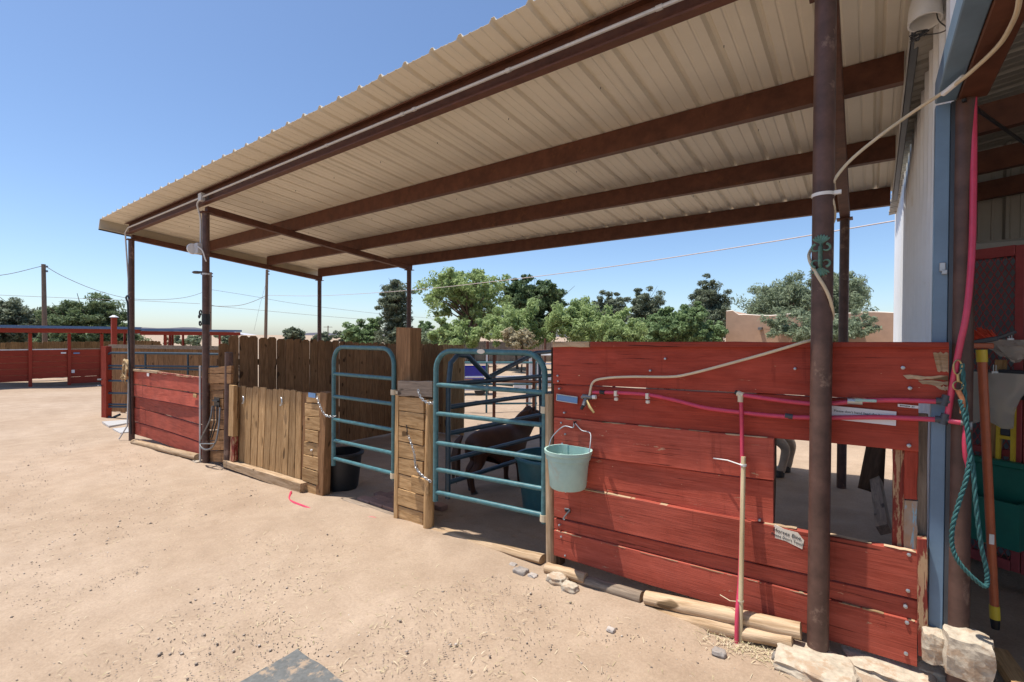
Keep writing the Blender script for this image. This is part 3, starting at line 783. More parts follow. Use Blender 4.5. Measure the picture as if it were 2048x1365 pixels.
def picket_panel():
    Y = YP
    t = thing("picket_fence", "low sunlit panel of dog-eared vertical pickets beside the slat post", "fence", (-5.9, Y, gz(-5.9, Y)))
    tops = [466, 479, 492, 505, 518, 532, 545, 556, 568, 580, 592, 603]
    bots = [461, 474, 487, 500, 513, 525, 537, 549, 562, 574, 588, 601]
    for i in range(11):
        x0, x1 = tops[i], tops[i + 1]; b0, b1 = bots[i], bots[i + 1]
        yt = 772 + (x0 - 466) * 0.082 + R.uniform(-2, 2); ybm = lin([(461, 926), (601, 969)], b0)
        o = R.uniform(0, 0.012)
        picket("picket", at(b0 + 0.6, ybm, Y=Y + o), at(b1 - 0.6, ybm + 4, Y=Y + o), at(x0 + 0.6, yt, Y=Y + o), at(x1 - 0.6, yt + 1, Y=Y + o), 0.018, M_PINE, t, bow=R.uniform(-0.006, 0.01))
    for py0, py1 in ((800, 812), (900, 935)):
        plank("back_rail", at(464, py0, Y=Y + 0.035), at(602, py1, Y=Y + 0.035), at(602, py1 + 14, Y=Y + 0.035), at(464, py0 + 12, Y=Y + 0.035), 0.04, M_CEDAR, t)
    plank("base_timber", at(446, 921, Y=Y - 0.09), at(601, 968, Y=Y - 0.09), at(599, 990, Y=Y - 0.09), at(446, 934, Y=Y - 0.09), 0.09, M_LOG, t, segs=6, jit=0.006)
    # slat faced latch post at its right end
    lv = [(787, 786), (806, 808), (833, 835), (858, 863), (883, 888), (909, 915), (935, 944), (962, 972), (990, 1003)]
    slat_stack(t, 612, 641, lv, Y - 0.02, M_PINE, skew=-9)
    plank("latch_post", at(640, 784, Y=Y - 0.012), at(653, 787, Y=Y - 0.012), at(644, 1002, Y=Y - 0.012), at(630, 1000, Y=Y - 0.012), 0.09, M_CEDAR, t, along='z')
    plank("latch_post", at(604, 785, Y=Y + 0.02), at(645, 787, Y=Y + 0.02), at(636, 999, Y=Y + 0.02), at(600, 985, Y=Y + 0.02), 0.06, M_CEDAR, t, along='z')
    for px, py in ((487, 800), (563, 803)):      # crescent hooks
        c = at(px, py, Y=Y - 0.012); mb = MB()
        pts = [c + V((math.cos(a) * 0.035, -0.012, math.sin(a) * 0.05)) for a in [math.radians(q) for q in range(-120, 100, 20)]]
        mb.tube(pts, [0.003 + 0.009 * math.sin(math.pi * i / (len(pts) - 1)) for i in range(len(pts))], 8)
        mb.build("hook", M_GALV, t, smooth=True)
    mb = MB(); mb.box(at(624, 791, Y=Y - 0.03), (0.14, 0.006, 0.05)); mb.build("number_plate", M_SIGNBLUE, t)
    nail(at(622, 901, Y=Y - 0.022), t, 0.012, M_WHITEP)
picket_panel()

def column_b():
    Y = YP
    t = thing("slat_column", "pale slat faced gate column between the two teal gates", "column", (-3.3, Y, gz(-3.3, Y)))
    plank("tall_post", at(792, 655, Y=Y + 0.06), at(820, 656, Y=Y + 0.06), at(818, 1042, Y=Y + 0.06), at(790, 1034, Y=Y + 0.06), 0.14, M_CEDAR, t, along='z')
    plank("cross_board", at(795, 762, Y=Y - 0.025), at(864, 763, Y=Y - 0.025), at(864, 795, Y=Y - 0.025), at(795, 792, Y=Y - 0.025), 0.035, M_GREYWOOD, t)
    lv = [(793, 796), (822, 828), (852, 862), (882, 893), (915, 924), (947, 960), (976, 992), (1010, 1026), (1036, 1054)]
    slat_stack(t, 798, 848, lv, Y - 0.01, M_PINE, skew=-4)
    plank("edge_board", at(790, 790, Y=Y - 0.012), at(797, 790, Y=Y - 0.012), at(794, 1040, Y=Y - 0.012), at(787, 1036, Y=Y - 0.012), 0.12, M_PINE, t, along='z')
    plank("patch_slat", at(822, 952, Y=Y - 0.045), at(857, 962, Y=Y - 0.045), at(857, 993, Y=Y - 0.045), at(822, 984, Y=Y - 0.045), 0.03, M_PINE, t)
    a, b_ = at(857, 1058, Y=Y + 0.0), at(862, 800, Y=Y + 0.0); mb = MB()
    mb.tube([a - V((0, 0, 0.08)), a.lerp(b_, 0.5), b_], [0.052, 0.05, 0.046], 12, flat=0.85)
    mb.build("round_edge_post", M_PINE, t, smooth=True, M=Matrix.Translation((a + b_) / 2) @ frame_of(b_ - a, V((0, -1, 0))))
    # coat hook
    c = at(816, 862, Y=Y - 0.03); mb = MB()
    mb.tube(spline([c + V((-0.02, 0, 0.05)), c + V((0, -0.01, 0)), c + V((0.01, -0.02, -0.03)), c + V((0.03, -0.035, -0.03)), c + V((0.03, -0.04, 0))], 4), 0.005, 6); mb.build("hook", M_BLACKMET, t, smooth=True)
column_b()

# ------------------------------------------------------------------ tubular gates
def gate_mesh(name, label, hinge, latch, mat, group=None):
    """gate of rounded tube between two ground points"""
    hinge, latch = V(hinge), V(latch); d = (latch - hinge); w = d.length; d.normalize()
    t = thing(name, label, "gate", (hinge.x, hinge.y, 0.0), group)
    P = lambda s, z: V((hinge.x, hinge.y, 0)) + d * s + V((0, 0, z))
    rc = 0.16; top = 1.475; pts = [P(0, 0.22), P(0, 0.7), P(0, top - rc)]
    for k in range(1, 7): a = math.pi / 2 * k / 6; pts.append(P(rc - rc * math.cos(a), top - rc + rc * math.sin(a)))
    pts += [P(w / 2, top)]
    for k in range(0, 7): a = math.pi / 2 * k / 6; pts.append(P(w - rc + rc * math.sin(a), top - rc + rc * math.cos(a)))
    pts += [P(w, 0.7), P(w, 0.20)]
    mb = MB(); mb.tube(pts, 0.0222, 14); mb.build("gate_frame", mat, t, smooth=True)
    for z in (1.187, 0.945, 0.697, 0.472, 0.278):
        mb = MB(); mb.tube([P(0.015, z), P(w * 0.5, z), P(w - 0.015, z)], [0.019] * 3, 12); b = mb.build("bar", mat, t, smooth=True)
    return t, P
g1, P1 = gate_mesh("tube_gate", "farther and narrower looking teal tube gate beside the picket panel", (-3.635, 2.97, 0), (-4.60, 2.95, 0), M_TEAL, "teal tube gates on the stalls")
g2, P2 = gate_mesh("tube_gate", "nearer teal tube gate beside the red plank fence", (-1.915, 2.96, 0), (-2.93, 2.84, 0), M_TEAL, "teal tube gates on the stalls")
mb = MB(); c = P2(0.55, 1.478) - V((0, 0.024, 0)); mb.lathe((0, 0, 0), [(0.0001, 0.003), (0.04, 0.003), (0.042, 0), (0.0001, 0)], 16, sy=0.45)
mb.v = [c + V((p.x, -p.z, p.y)) for p in mb.v]; mb.build("maker_badge", M_CREAMSIGN, g2)
for g, P in ((g1, P1), (g2, P2)):                   # hinge straps on the hinge side
    for z in (0.26, 1.06):
        p = P(-0.0, z); mb = MB(); mb.lathe(p, [(0.026, -0.025), (0.031, -0.025), (0.031, 0.025), (0.026, 0.025), (0.026, -0.025)], 12)
        mb.bar(p + V((0.026, 0, 0)), p + V((0.07, 0.0, 0)), 0.012, 0.03); mb.build("hinge", M_CREAM, g, smooth=False)

def chain(name, label, pts, link=0.034, r=0.0032, mat=None):
    pts = spline(pts, 10); 
    L = [0]
    for a, b in zip(pts, pts[1:]): L.append(L[-1] + (b - a).length)
    t = None; mb = MB(); n = int(L[-1] / (link * 0.72)); 
    for i in range(n):
        s = L[-1] * (i + 0.5) / n
        k = max(j for j in range(len(L)) if L[j] <= s); k = min(k, len(pts) - 2)
        p = pts[k].lerp(pts[k + 1], (s - L[k]) / max(1e-6, L[k + 1] - L[k])); d = (pts[k + 1] - pts[k]).normalized()
        sd = d.orthogonal().normalized(); sd = Matrix.Rotation(math.pi / 2 * (i % 2) + 0.6, 3, d) @ sd
        ring = [p + d * (math.cos(a) * link / 2) + sd * (math.sin(a) * link * 0.3) for a in [2 * math.pi * q / 8 for q in range(9)]]
        mb.tube(ring, r, 5, cap=False)
    return tag(mb.build(name, mat or M_GALV, smooth=True), label, "chain")
chain("latch_chain", "short chain from the slat post to the farther teal gate",
      [at(634, 793, Y=YP - 0.045), at(640, 812, Y=YP - 0.05), at(650, 830, Y=YP - 0.04), at(664, 834, Y=YP - 0.03), at(672, 832, Y=YP - 0.01)])
chain("latch_chain", "short chain from the grey board to the nearer teal gate",
      [at(836, 780, Y=YP - 0.05), at(842, 796, Y=YP - 0.06), at(856, 806, Y=YP - 0.07), at(870, 806, Y=YP - 0.09)])
chain("hanging_chain", "long loose chain hanging down the pale slat column",
      [at(817, 872, Y=YP - 0.05), at(828, 905, Y=YP - 0.05), at(832, 935, Y=YP - 0.055), at(845, 952, Y=YP - 0.07), at(862, 964, Y=YP - 0.06)], link=0.03)

# ------------------------------------------------------------------ corral panel dividing the two stalls
def corral_panel():
    t = thing("corral_fence", "dark blue tube panel with a vee shaped top bar dividing the stalls", "fence panel", (-3.02, 3.1, 0))
    X = -3.0; Pp = lambda y, z: V((X, y, z - 0.01 * (y - 3)))
    yy0, yy1 = 3.06, 6.5
    pts = [Pp(yy0, 0.15), Pp(yy0, 1.15), Pp(yy0 + 0.03, 1.36), Pp(yy0 + 0.12, 1.43), Pp(yy0 + 0.25, 1.42), Pp(3.62, 1.20)]
    pts2 = [Pp(3.62, 1.20), Pp(4.45, 1.43), Pp(5.2, 1.45), Pp(yy1 - 0.12, 1.45), Pp(yy1, 1.33), Pp(yy1, 0.7), Pp(yy1, 0.05)]
    mb = MB(); mb.tube(pts, 0.024, 10); mb.build("end_bow", M_NAVY, t, smooth=True)
    mb = MB(); mb.tube(pts2, 0.024, 10); mb.build("top_bar", M_NAVY, t, smooth=True)
    for z in (1.17, 0.965, 0.73, 0.49, 0.29):
        mb = MB(); mb.tube([Pp(yy0, z), Pp(4.8, z - 0.01), Pp(yy1, z)], 0.022, 10); mb.build("bar", M_NAVY, t, smooth=True)
    for y in (4.55, 5.6):
        mb = MB(); mb.tube([Pp(y - 0.03, 1.43), Pp(y + 0.03, 0.1)], 0.018, 10); mb.build("upright", M_NAVY, t, smooth=True)
corral_panel()

# ------------------------------------------------------------------ dark picket partition and the back fence
def partition():
    t = thing("picket_partition", "tall shaded brown picket wall running back under the shelter roof", "fence", (-7.6, 4.7, gz(-7.6, 4.7)))
    y = 2.99; i = 0; prof = [(470, 688), (488, 672), (560, 675), (640, 679), (700, 684), (800, 690)]
    while y < 6.52:
        w = 0.137 + R.uniform(-0.006, 0.006)
        if i == 0: zt = 1.47
        else: zt = 1.585 - 0.048 * (y - 3.1) + R.uniform(-0.015, 0.012)
        g0 = gz(-7.6, y) + 0.03
        lean = R.uniform(-0.004, 0.004); x = -7.56 + R.uniform(-0.006, 0.006)
        picket("picket", V((x, y, g0)), V((x, y + w - 0.004, g0)), V((x, y + lean, zt)), V((x, y + w - 0.006 + lean, zt)), 0.018, M_CEDAR, t, ear=0.03)
        y += w + (0.012 if i % 5 == 3 else 0.0015); i += 1
    for z in (0.35, 1.2):
        plank("back_rail", V((-7.585, 2.98, z + 0.04)), V((-7.585, 6.5, z - 0.08)), V((-7.585, 6.5, z - 0.17)), V((-7.585, 2.98, z - 0.05)), 0.038, M_CEDAR, t)
    t2 = thing("picket_fence", "short grey-brown picket section behind the slat column at the back of the stall", "fence", (-6.9, 6.72, gz(-6.9, 6.7)))
    x = -7.56; i = 0
    while x < -6.18:
        w = 0.138; g0 = gz(x, 6.7) + 0.02; zt = 1.43 + R.uniform(-0.012, 0.012)
        picket("picket", V((x, 6.70, g0)), V((x + w - 0.004, 6.70, g0)), V((x, 6.70, zt)), V((x + w - 0.005, 6.70, zt)), 0.018, M_CEDAR if i < 6 else M_PINE, t2, ear=0.028)  # last pickets take paler wood in place of the stronger light there
        x += w + 0.002; i += 1
    for z in (0.2, 1.15): plank("back_rail", V((-7.56, 6.725, z + 0.045)), V((-6.2, 6.725, z + 0.045)), V((-6.2, 6.725, z - 0.045)), V((-7.56, 6.725, z - 0.045)), 0.038, M_CEDAR, t2)
partition()

# ------------------------------------------------------------------ things on and around the red fence
def tube_thing(name, label, cat, pts, r, mat, n=8, k=8, group=None):
    mb = MB(); mb.tube(spline(pts, k), r, n)
    return tag(mb.build(name, mat, smooth=True), label, cat, group)

# pale green flat-back bucket on its wire bail
def bucket():
    c = at(1140, 980, Y=YP - 0.17); zb = c.z; zt = zb + 0.255; cx = c.x - 0.042; cy = YP - 0.125
    t = thing("feed_bucket", "pale green plastic flat-back bucket hanging on the red fence", "bucket", (cx, cy, zb))
    def ring(r, z, back):
        out = []
        for k in range(28):
            a = 2 * math.pi * k / 28
            x, y = math.cos(a) * r, math.sin(a) * r
            out.append(V((cx + x, min(cy + y, back), z)))
        return out
    back = YP - 0.012
    rows = [ring(0.108, zb + 0.006, back), ring(0.116, zb, back), ring(0.124, zb + 0.012, back), ring(0.138, zb + 0.19, back), ring(0.150, zb + 0.196, back),
            ring(0.152, zb + 0.225, back), ring(0.160, zb + 0.232, back), ring(0.162, zt, back), ring(0.150, zt, back - 0.008), ring(0.143, zb + 0.20, back - 0.008), ring(0.115, zb + 0.012, back - 0.008)]
    vs = [p for q in rows for p in q]; fs = []
    for i in range(len(rows) - 1):
        for k in range(28): fs.append((i * 28 + k, i * 28 + (k + 1) % 28, (i + 1) * 28 + (k + 1) % 28, (i + 1) * 28 + k))
    fs.append(tuple(range(28))); fs.append(tuple((len(rows) - 1) * 28 + k for k in range(28)))
    MB().add(vs, fs).build("bucket_body", M_BUCKET, t, smooth=True)
    top = at(1150, 847, Y=YP - 0.02)
    pts = spline([V((cx - 0.155, cy, zt - 0.01)), V((cx - 0.145, cy + 0.03, zt + 0.06)), V((cx - 0.09, YP - 0.04, zt + 0.13)), V((cx - 0.02, YP - 0.03, top.z - 0.03)), V((top.x - 0.006, YP - 0.025, top.z)),
                  V((top.x + 0.006, YP - 0.025, top.z)), V((cx + 0.05, YP - 0.03, top.z - 0.04)), V((cx + 0.12, YP - 0.04, zt + 0.11)), V((cx + 0.15, cy + 0.03, zt + 0.05)), V((cx + 0.155, cy, zt - 0.01))], 6)
    mb = MB(); mb.tube(pts, 0.0036, 8); mb.build("bail", M_GALV, t, smooth=True)
    mb = MB(); mb.tube([V((top.x, YP + 0.002, top.z + 0.012)), V((top.x, YP - 0.032, top.z + 0.002)), V((top.x, YP - 0.036, top.z + 0.016))], 0.005, 8); mb.build("hook", M_BLACKMET, t, smooth=True)
bucket()

# water valve, pink pipes, cream tube
vp = at(1172, 797, Y=YP - 0.03)
def valve():
    t = thing("water_valve", "corroded brass water valve at the left end of the pink pipe", "valve", vp)
    mb = MB(); mb.tube([vp + V((-0.02, 0, 0.012)), vp + V((0.045, 0, 0.01))], 0.016, 10); mb.tube([vp + V((0.0, 0.01, 0)), vp + V((-0.005, -0.025, -0.05))], [0.02, 0.014], 10)
    mb.tube([vp + V((-0.03, 0, 0.0)), vp + V((-0.012, 0, 0.02))], 0.013, 8); mb.build("valve_body", M_GREYMET, t, smooth=True)
    mb = MB(); mb.tube([vp + V((0.018, -0.02, -0.012)), vp + V((0.05, -0.04, -0.05)), vp + V((0.085, -0.045, -0.085))], [0.008, 0.011, 0.007], 8); mb.build("lever", M_BRASS, t, smooth=True)
    mb = MB(); mb.tube([vp + V((0.05, 0, 0.012)), vp + V((0.075, 0, 0.014))], 0.014, 10); mb.build("coupling", M_WHITEP, t, smooth=True)
    mb = MB(); mb.tube([vp + V((-0.005, -0.02, -0.04)), vp + V((-0.02, -0.03, -0.075))], [0.013, 0.01], 8); mb.build("spout", M_BLACKMET, t, smooth=True)
valve()
yh = YP - 0.022
def pipes():
    t = thing("water_pipe", "pink plastic water pipe run across the red fence to the barn post", "pipe", at(1500, 820, Y=yh))
    lower = [at(1186, 785, Y=yh), at(1235, 786, Y=yh), at(1295, 790, Y=yh), at(1350, 801, Y=yh), at(1410, 816, Y=yh), at(1480, 825, Y=yh), at(1560, 833, Y=yh), at(1640, 836, Y=yh + 0.004), at(1760, 835, Y=yh + 0.004), at(1882, 840, Y=yh - 0.01)]
    mb = MB(); mb.tube(spline(lower, 8), 0.0115, 10); mb.build("lower_run", M_PINK, t, smooth=True)
    upper = [at(1482, 790, Y=yh - 0.014), at(1530, 797, Y=yh - 0.014), at(1600, 806, Y=yh), at(1650, 808, Y=yh), at(1730, 802, Y=yh), at(1800, 801, Y=yh), at(1884, 804, Y=yh - 0.01)]
    mb = MB(); mb.tube(spline(upper, 8), 0.0115, 10); mb.build("upper_run", M_PINK, t, smooth=True)
    drop = [at(1482, 794, Y=yh - 0.016), at(1484, 880, Y=yh - 0.018), at(1484, 1000, Y=yh - 0.04), at(1480, 1150, Y=yh - 0.09), at(1474, 1230, Y=yh - 0.15), at(1473, 1298, Y=yh - 0.17)]
    mb = MB(); mb.tube(spline(drop, 8), 0.0105, 10); mb.build("drop_leg", M_PINK, t, smooth=True)
    riser = [at(1894, 842, Y=2.885), at(1902, 790, Y=2.88), at(1918, 700, Y=2.87), at(1934, 620, Y=2.87), at(1944, 500, Y=2.90), at(1947, 350, Y=2.93), at(1947, 195, Y=2.95)]
    mb = MB(); mb.tube(spline(riser, 8), 0.0125, 10); mb.build("riser", M_PINK, t, smooth=True)
    tail = [at(1888, 840, Y=2.885), at(1915, 845, Y=2.87), at(1932, 846, Y=2.87)]
    mb = MB(); mb.tube(spline(tail, 4), 0.0115, 10); mb.build("stub", M_PINK, t, smooth=True)
    down = [at(1934, 850, Y=2.87), at(1931, 890, Y=2.87), at(1936, 945, Y=2.88)]
    mb = MB(); mb.tube(spline(down, 4), [0.0125] * 7 + [0.007] * 2, 10); mb.build("end_leg", M_PINK, t, smooth=True)
    # fittings
    e = at(1481, 790, Y=yh - 0.016); mb = MB(); mb.tube([e + V((-0.016, 0.01, 0.006)), e + V((0.016, 0, -0.003))], 0.016, 10); mb.tube([e, e + V((0, 0, -0.04))], 0.0145, 10); mb.build("elbow", M_CREAM, t, smooth=True)
    mb = MB(); mb.tube([e + V((-0.03, 0.012, 0.012)), e + V((-0.016, 0.01, 0.006))], 0.013, 10); mb.build("plug", M_BLACKMET, t, smooth=True)
    for px, py in ((1890, 803), (1888, 840)):
        p = at(px, py, Y=2.883); mb = MB(); mb.tube([p + V((-0.03, 0.003, 0)), p + V((0.016, 0, 0))], 0.0155, 10); mb.tube([p + V((-0.004, 0, -0.02)), p + V((0.006, 0, 0.028))], 0.0165, 10); mb.build("tee", M_DARKPL, t, smooth=True)
    p = at(1933, 847, Y=2.87); mb = MB(); mb.tube([p + V((-0.02, 0, 0)), p + V((0.01, 0, 0)), p + V((0.006, 0, -0.025))], 0.0145, 10); mb.build("elbow", M_GREYMET, t, smooth=True)
    p = at(1710, 803, Y=yh - 0.004); mb = MB(); mb.tube([p + V((-0.03, 0, 0)), p + V((0.03, 0, 0))], 0.016, 10); vb = mb.build("inline_valve", M_GALV, t, smooth=True)
    mb = MB(); mb.bar(p + V((0.0, -0.02, 0.008)), p + V((0.085, -0.03, 0.012)), 0.012, 0.014); mb.build("lever", M_BUCKET, vb, bevel=0.003)
    for px, py in ((1233, 786), (1296, 791)):
        p = at(px, py, Y=yh); mb = MB(); mb.box(p + V((0, -0.004, -0.004)), (0.018, 0.034, 0.034)); mb.lathe(p + V((0.003, -0.010, -0.04)), [(0.0001, 0.013), (0.013, 0.008), (0.013, -0.008), (0.0001, -0.013)], 12); mb.build("pipe_clip", M_CREAMSIGN, t, bevel=0.003)
    for px, py in ((1578, 833), (1205, 785)):
        p = at(px, py, Y=yh); mb = MB(); mb.tube([p + V((-0.018, 0, 0.001)), p + V((0.018, 0, -0.001))], 0.014, 10); mb.build("coupling", M_DARKPL if px > 1300 else M_BLACKMET, t, smooth=True)
pipes()

def stake():
    t = thing("stake_pole", "pale wooden stake strapped upright to the pink pipe by the red fence", "stake", ong(1480, 1290))
    a, b = at(1480, 1286, Y=2.752), at(1487, 914, Y=YP - 0.06)
    mb = MB(); mb.tube([a - V((0, 0, 0.05)), a.lerp(b, 0.5), b], 0.0125, 12); mb.build("pole", M_POLEW, t, smooth=True, M=Matrix.Translation((a + b) / 2) @ frame_of(b - a, V((0, -1, 0))))
    p = a.lerp(b, 0.955); mb = MB(); mb.tube([at(1427, 917, Y=YP - 0.006), at(1455, 921, Y=YP - 0.04), p + V((0, -0.016, 0))], 0.0035, 6); mb.lathe(p, [(0.014, -0.006), (0.0165, -0.006), (0.0165, 0.006), (0.014, 0.006)], 12); mb.build("cable_tie", M_WHITEP, t)
    p = a.lerp(b, 0.22); mb = MB(); mb.tube([at(1440, 1190, Y=YP - 0.08), at(1460, 1202, Y=2.82), p + V((0, -0.014, 0.0))], 0.0022, 6); mb.lathe(p, [(0.0135, -0.004), (0.0155, -0.004), (0.0155, 0.004), (0.0135, 0.004)], 12); mb.build("cable_tie", M_CREAM, t)
stake()

def cream_tube():
    yq = YF - 0.055
    pts = [vp + V((0.028, -0.005, 0.02)), at(1186, 765, Y=YP - 0.03), at(1210, 757, Y=YP - 0.03), at(1260, 754, Y=YP - 0.025), at(1340, 754, Y=YP - 0.025), at(1380, 748, Y=YP - 0.03), at(1450, 730, Y=YP - 0.03), at(1530, 708, Y=YP - 0.035), at(1600, 687, Y=YP - 0.04),
           at(1640, 674, Y=YF + 0.075), at(1664, 640, Y=YF + 0.02), at(1663, 610, Y=YF - 0.03), at(1652, 580, Y=YF - 0.057), at(1634, 550, Y=YF - 0.06), at(1619, 520, Y=YF - 0.02), at(1622, 500, Y=YF + 0.05),
           at(1650, 470, Y=YF + 0.07), at(1668, 440, Y=YF + 0.04), at(1667, 410, Y=YF - 0.01), at(1662, 388, Y=YF - 0.01), at(1668, 362, Y=YF - 0.01), at(1700, 322, Y=YF), at(1760, 272, Y=YF + 0.02), at(1830, 222, Y=YF + 0.04), at(1912, 168, Y=2.66), at(1960, 128, Y=2.52), at(2000, 88, Y=2.38), at(2024, 48, Y=2.24), at(2036, 16, Y=2.12), at(2042, -30, Y=2.0)]
    t = thing("cream_hose", "cream plastic tube looping round the near pipe post up to the barn header", "hose", vp)
    mb = MB(); mb.tube(spline(pts, 7), 0.0078, 8); mb.build("tubing", M_CREAM, t, smooth=True)
    p = V((XP[2], YF, at(1640, 392, Y=YF).z)); mb = MB(); mb.lathe(p, [(0.047, -0.008), (0.0505, -0.008), (0.0505, 0.008), (0.047, 0.008)], 24); mb.box(p + V((0.06, -0.01, 0.002)), (0.03, 0.02, 0.018)); mb.build("strap", M_WHITEP, t)
    p = at(1912, 168, Y=2.66); mb = MB(); mb.tube([p + V((-0.035, 0.05, -0.012)), p + V((0.02, -0.025, 0.012))], 0.0105, 8); mb.build("coupling", M_WHITEP, t, smooth=True)
cream_tube()

def ornament(px, py, scale, Y, name, label, mat):
    """cast wall bracket: shell finials, four scrolls and a handle bar"""
    c = at(px, py, Y=Y); t = thing(name, label, "ornament", c); s = scale
    mb = MB()
    for sg in (1, -1):
        for k in range(-3, 4):
            a = math.radians(k * 17); d = V((math.sin(a), -0.05, math.cos(a) * sg))
            mb.tube([c + V((0, -0.004, 0.42 * s * sg)), c + V((0, -0.004, 0.42 * s * sg)) + d * 0.3 * s * (1 - 0.05 * abs(k)), c + V((0, -0.002, 0.42 * s * sg)) + d * 0.34 * s], [0.02 * s, 0.045 * s, 0.02 * s], 6)
    mb.tube([c + V((0, 0.0, 0.45 * s)), c + V((0, 0, -0.45 * s))], [0.12 * s, 0.12 * s], 8, flat=0.4)
    mb.build("back_plate", mat, t, smooth=True)
    for sx in (1, -1):
        for sg in (1, -1):
            pts = [c + V((sx * (0.10 + 0.15 * math.sin(q) + 0.02 * q) * s, -0.01, sg * (0.30 + 0.13 * math.cos(q)) * s)) for q in [0.4 + 0.45 * k for k in range(9)]]
            mb = MB(); mb.tube(pts, [0.05 * s * (1 - 0.06 * k) for k in range(9)], 7); mb.build("scroll", mat, t, smooth=True)
    mb = MB(); mb.tube(spline([c + V((0, 0.0, 0.33 * s)), c + V((-0.03 * s, -0.17 * s, 0.28 * s)), c + V((-0.03 * s, -0.2 * s, 0)), c + V((-0.03 * s, -0.17 * s, -0.34 * s)), c + V((0, 0.0, -0.42 * s))], 6), 0.05 * s, 8); mb.build("handle_bar", mat, t, smooth=True)
    return t
ornament(1642, 512, 0.135, YF - 0.05, "wall_ornament", "verdigris cast scroll handle fixed to the near pipe post", M_VERD)

# signs
def sign_plate(name, label, px, py, w, h, Y, mat, rot=0.0, chamfer=0.0):
    c = at(px, py, Y=Y)
    M = Matrix.Translation(c) @ Matrix.Rotation(rot, 4, V((0, 1, 0)))
    t = thing(name, label, "sign", c); mb = MB()
    if chamfer:
        ring = [(-w / 2, -h * 0.1), (-w * 0.42, h * 0.5), (-w * 0.1, h * 0.42), (w * 0.28, h * 0.5), (w / 2, h * 0.12), (w * 0.5, -h * 0.5), (0.0, -h * 0.36), (-w * 0.38, -h * 0.42)]
    else: ring = [(-w / 2, -h / 2), (-w / 2, h / 2), (w / 2, h / 2), (w / 2, -h / 2)]
    k = len(ring)
    vs = [M @ V((x, 0, z)) for x, z in ring] + [M @ V((x, 0.004, z)) for x, z in ring]
    mb.add(vs, [tuple(range(k)), tuple(range(2 * k - 1, k - 1, -1))] + [(i, (i + 1) % k, k + (i + 1) % k, k + i) for i in range(k)])
    mb.build("sign_face", mat, t)
    return t, M
FACE = Matrix.Rotation(math.radians(90), 4, 'X')
t, M = sign_plate("warning_sign", "small cream warning sign about biting horses under the window gap", 1574, 1073, 0.155, 0.078, YP - 0.0165, M_CREAMSIGN, 0.16, 1)
text_mesh("lettering", "Horses Bite.", 0.0275, M @ Matrix.Translation((0.0, -0.0012, 0.0125)) @ FACE, M_INK, t, 0.0004)
text_mesh("lettering", "Please Don't Touch", 0.0195, M @ Matrix.Translation((0.004, -0.0012, -0.0145)) @ FACE, M_INK, t, 0.0004)
t, M = sign_plate("paper_notice", "laminated white notice about hand feeding behind the near post", 1722, 831, 0.272, 0.068, YP + 0.0005, M_PAPER, 0.02)
text_mesh("lettering", "Please don't hand feed the horses", 0.0165, M @ Matrix.Translation((0.0, -0.0012, 0.010)) @ FACE, M_INK, t, 0.0004)
t, M = sign_plate("name_strip", "narrow white label strip above the laminated notice", 1816, 813, 0.075, 0.0135, YP + 0.0005, M_PAPER, 0.03)
mb = MB()
for k in range(8): q = M @ V((-0.028 + k * 0.0048, -0.0006, 0.0)); mb.box(q, (0.0032, 0.001, 0.0048 + 0.002 * (k in (0, 5))))
mb.build("lettering", M_INK, t); text_mesh("lettering", "#1", 0.0105, M @ Matrix.Translation((0.019, -0.0012, 0.0)) @ FACE, M_INK, t, 0.0003)
t, M = sign_plate("name_plate", "small blue name plate with silver edge beside the water valve", 1134, 798, 0.165, 0.043, YP - 0.006, M_SIGNBLUE, 0.05)
mb = MB()
for x0, z0, x1, z1 in ((-0.085, 0.0225, 0.085, 0.0225), (-0.085, -0.0225, 0.085, -0.0225), (-0.084, -0.0225, -0.084, 0.0225)): mb.bar(M @ V((x0, -0.001, z0)), M @ V((x1, -0.001, z1)), 0.005, 0.005)
mb.build("edge_frame", M_GALV, t)

def latch(px, py):
    c = at(px, py, Y=YP - 0.01); t = thing("gate_hasp", "small black iron strap hook low on the red fence", "hook", c)
    mb = MB(); mb.box(c, (0.05, 0.008, 0.02)); mb.build("back_plate", M_BLACKMET, t, bevel=0.002)
    mb = MB(); mb.tube(spline([c + V((-0.02, -0.008, 0.012)), c + V((0.02, -0.012, 0.014)), c + V((0.0, -0.025, -0.02)), c + V((-0.018, -0.03, -0.05)), c + V((-0.004, -0.035, -0.055))], 5), 0.006, 8); mb.build("hook", M_GREYMET, t, smooth=True)
latch(1136, 1022)

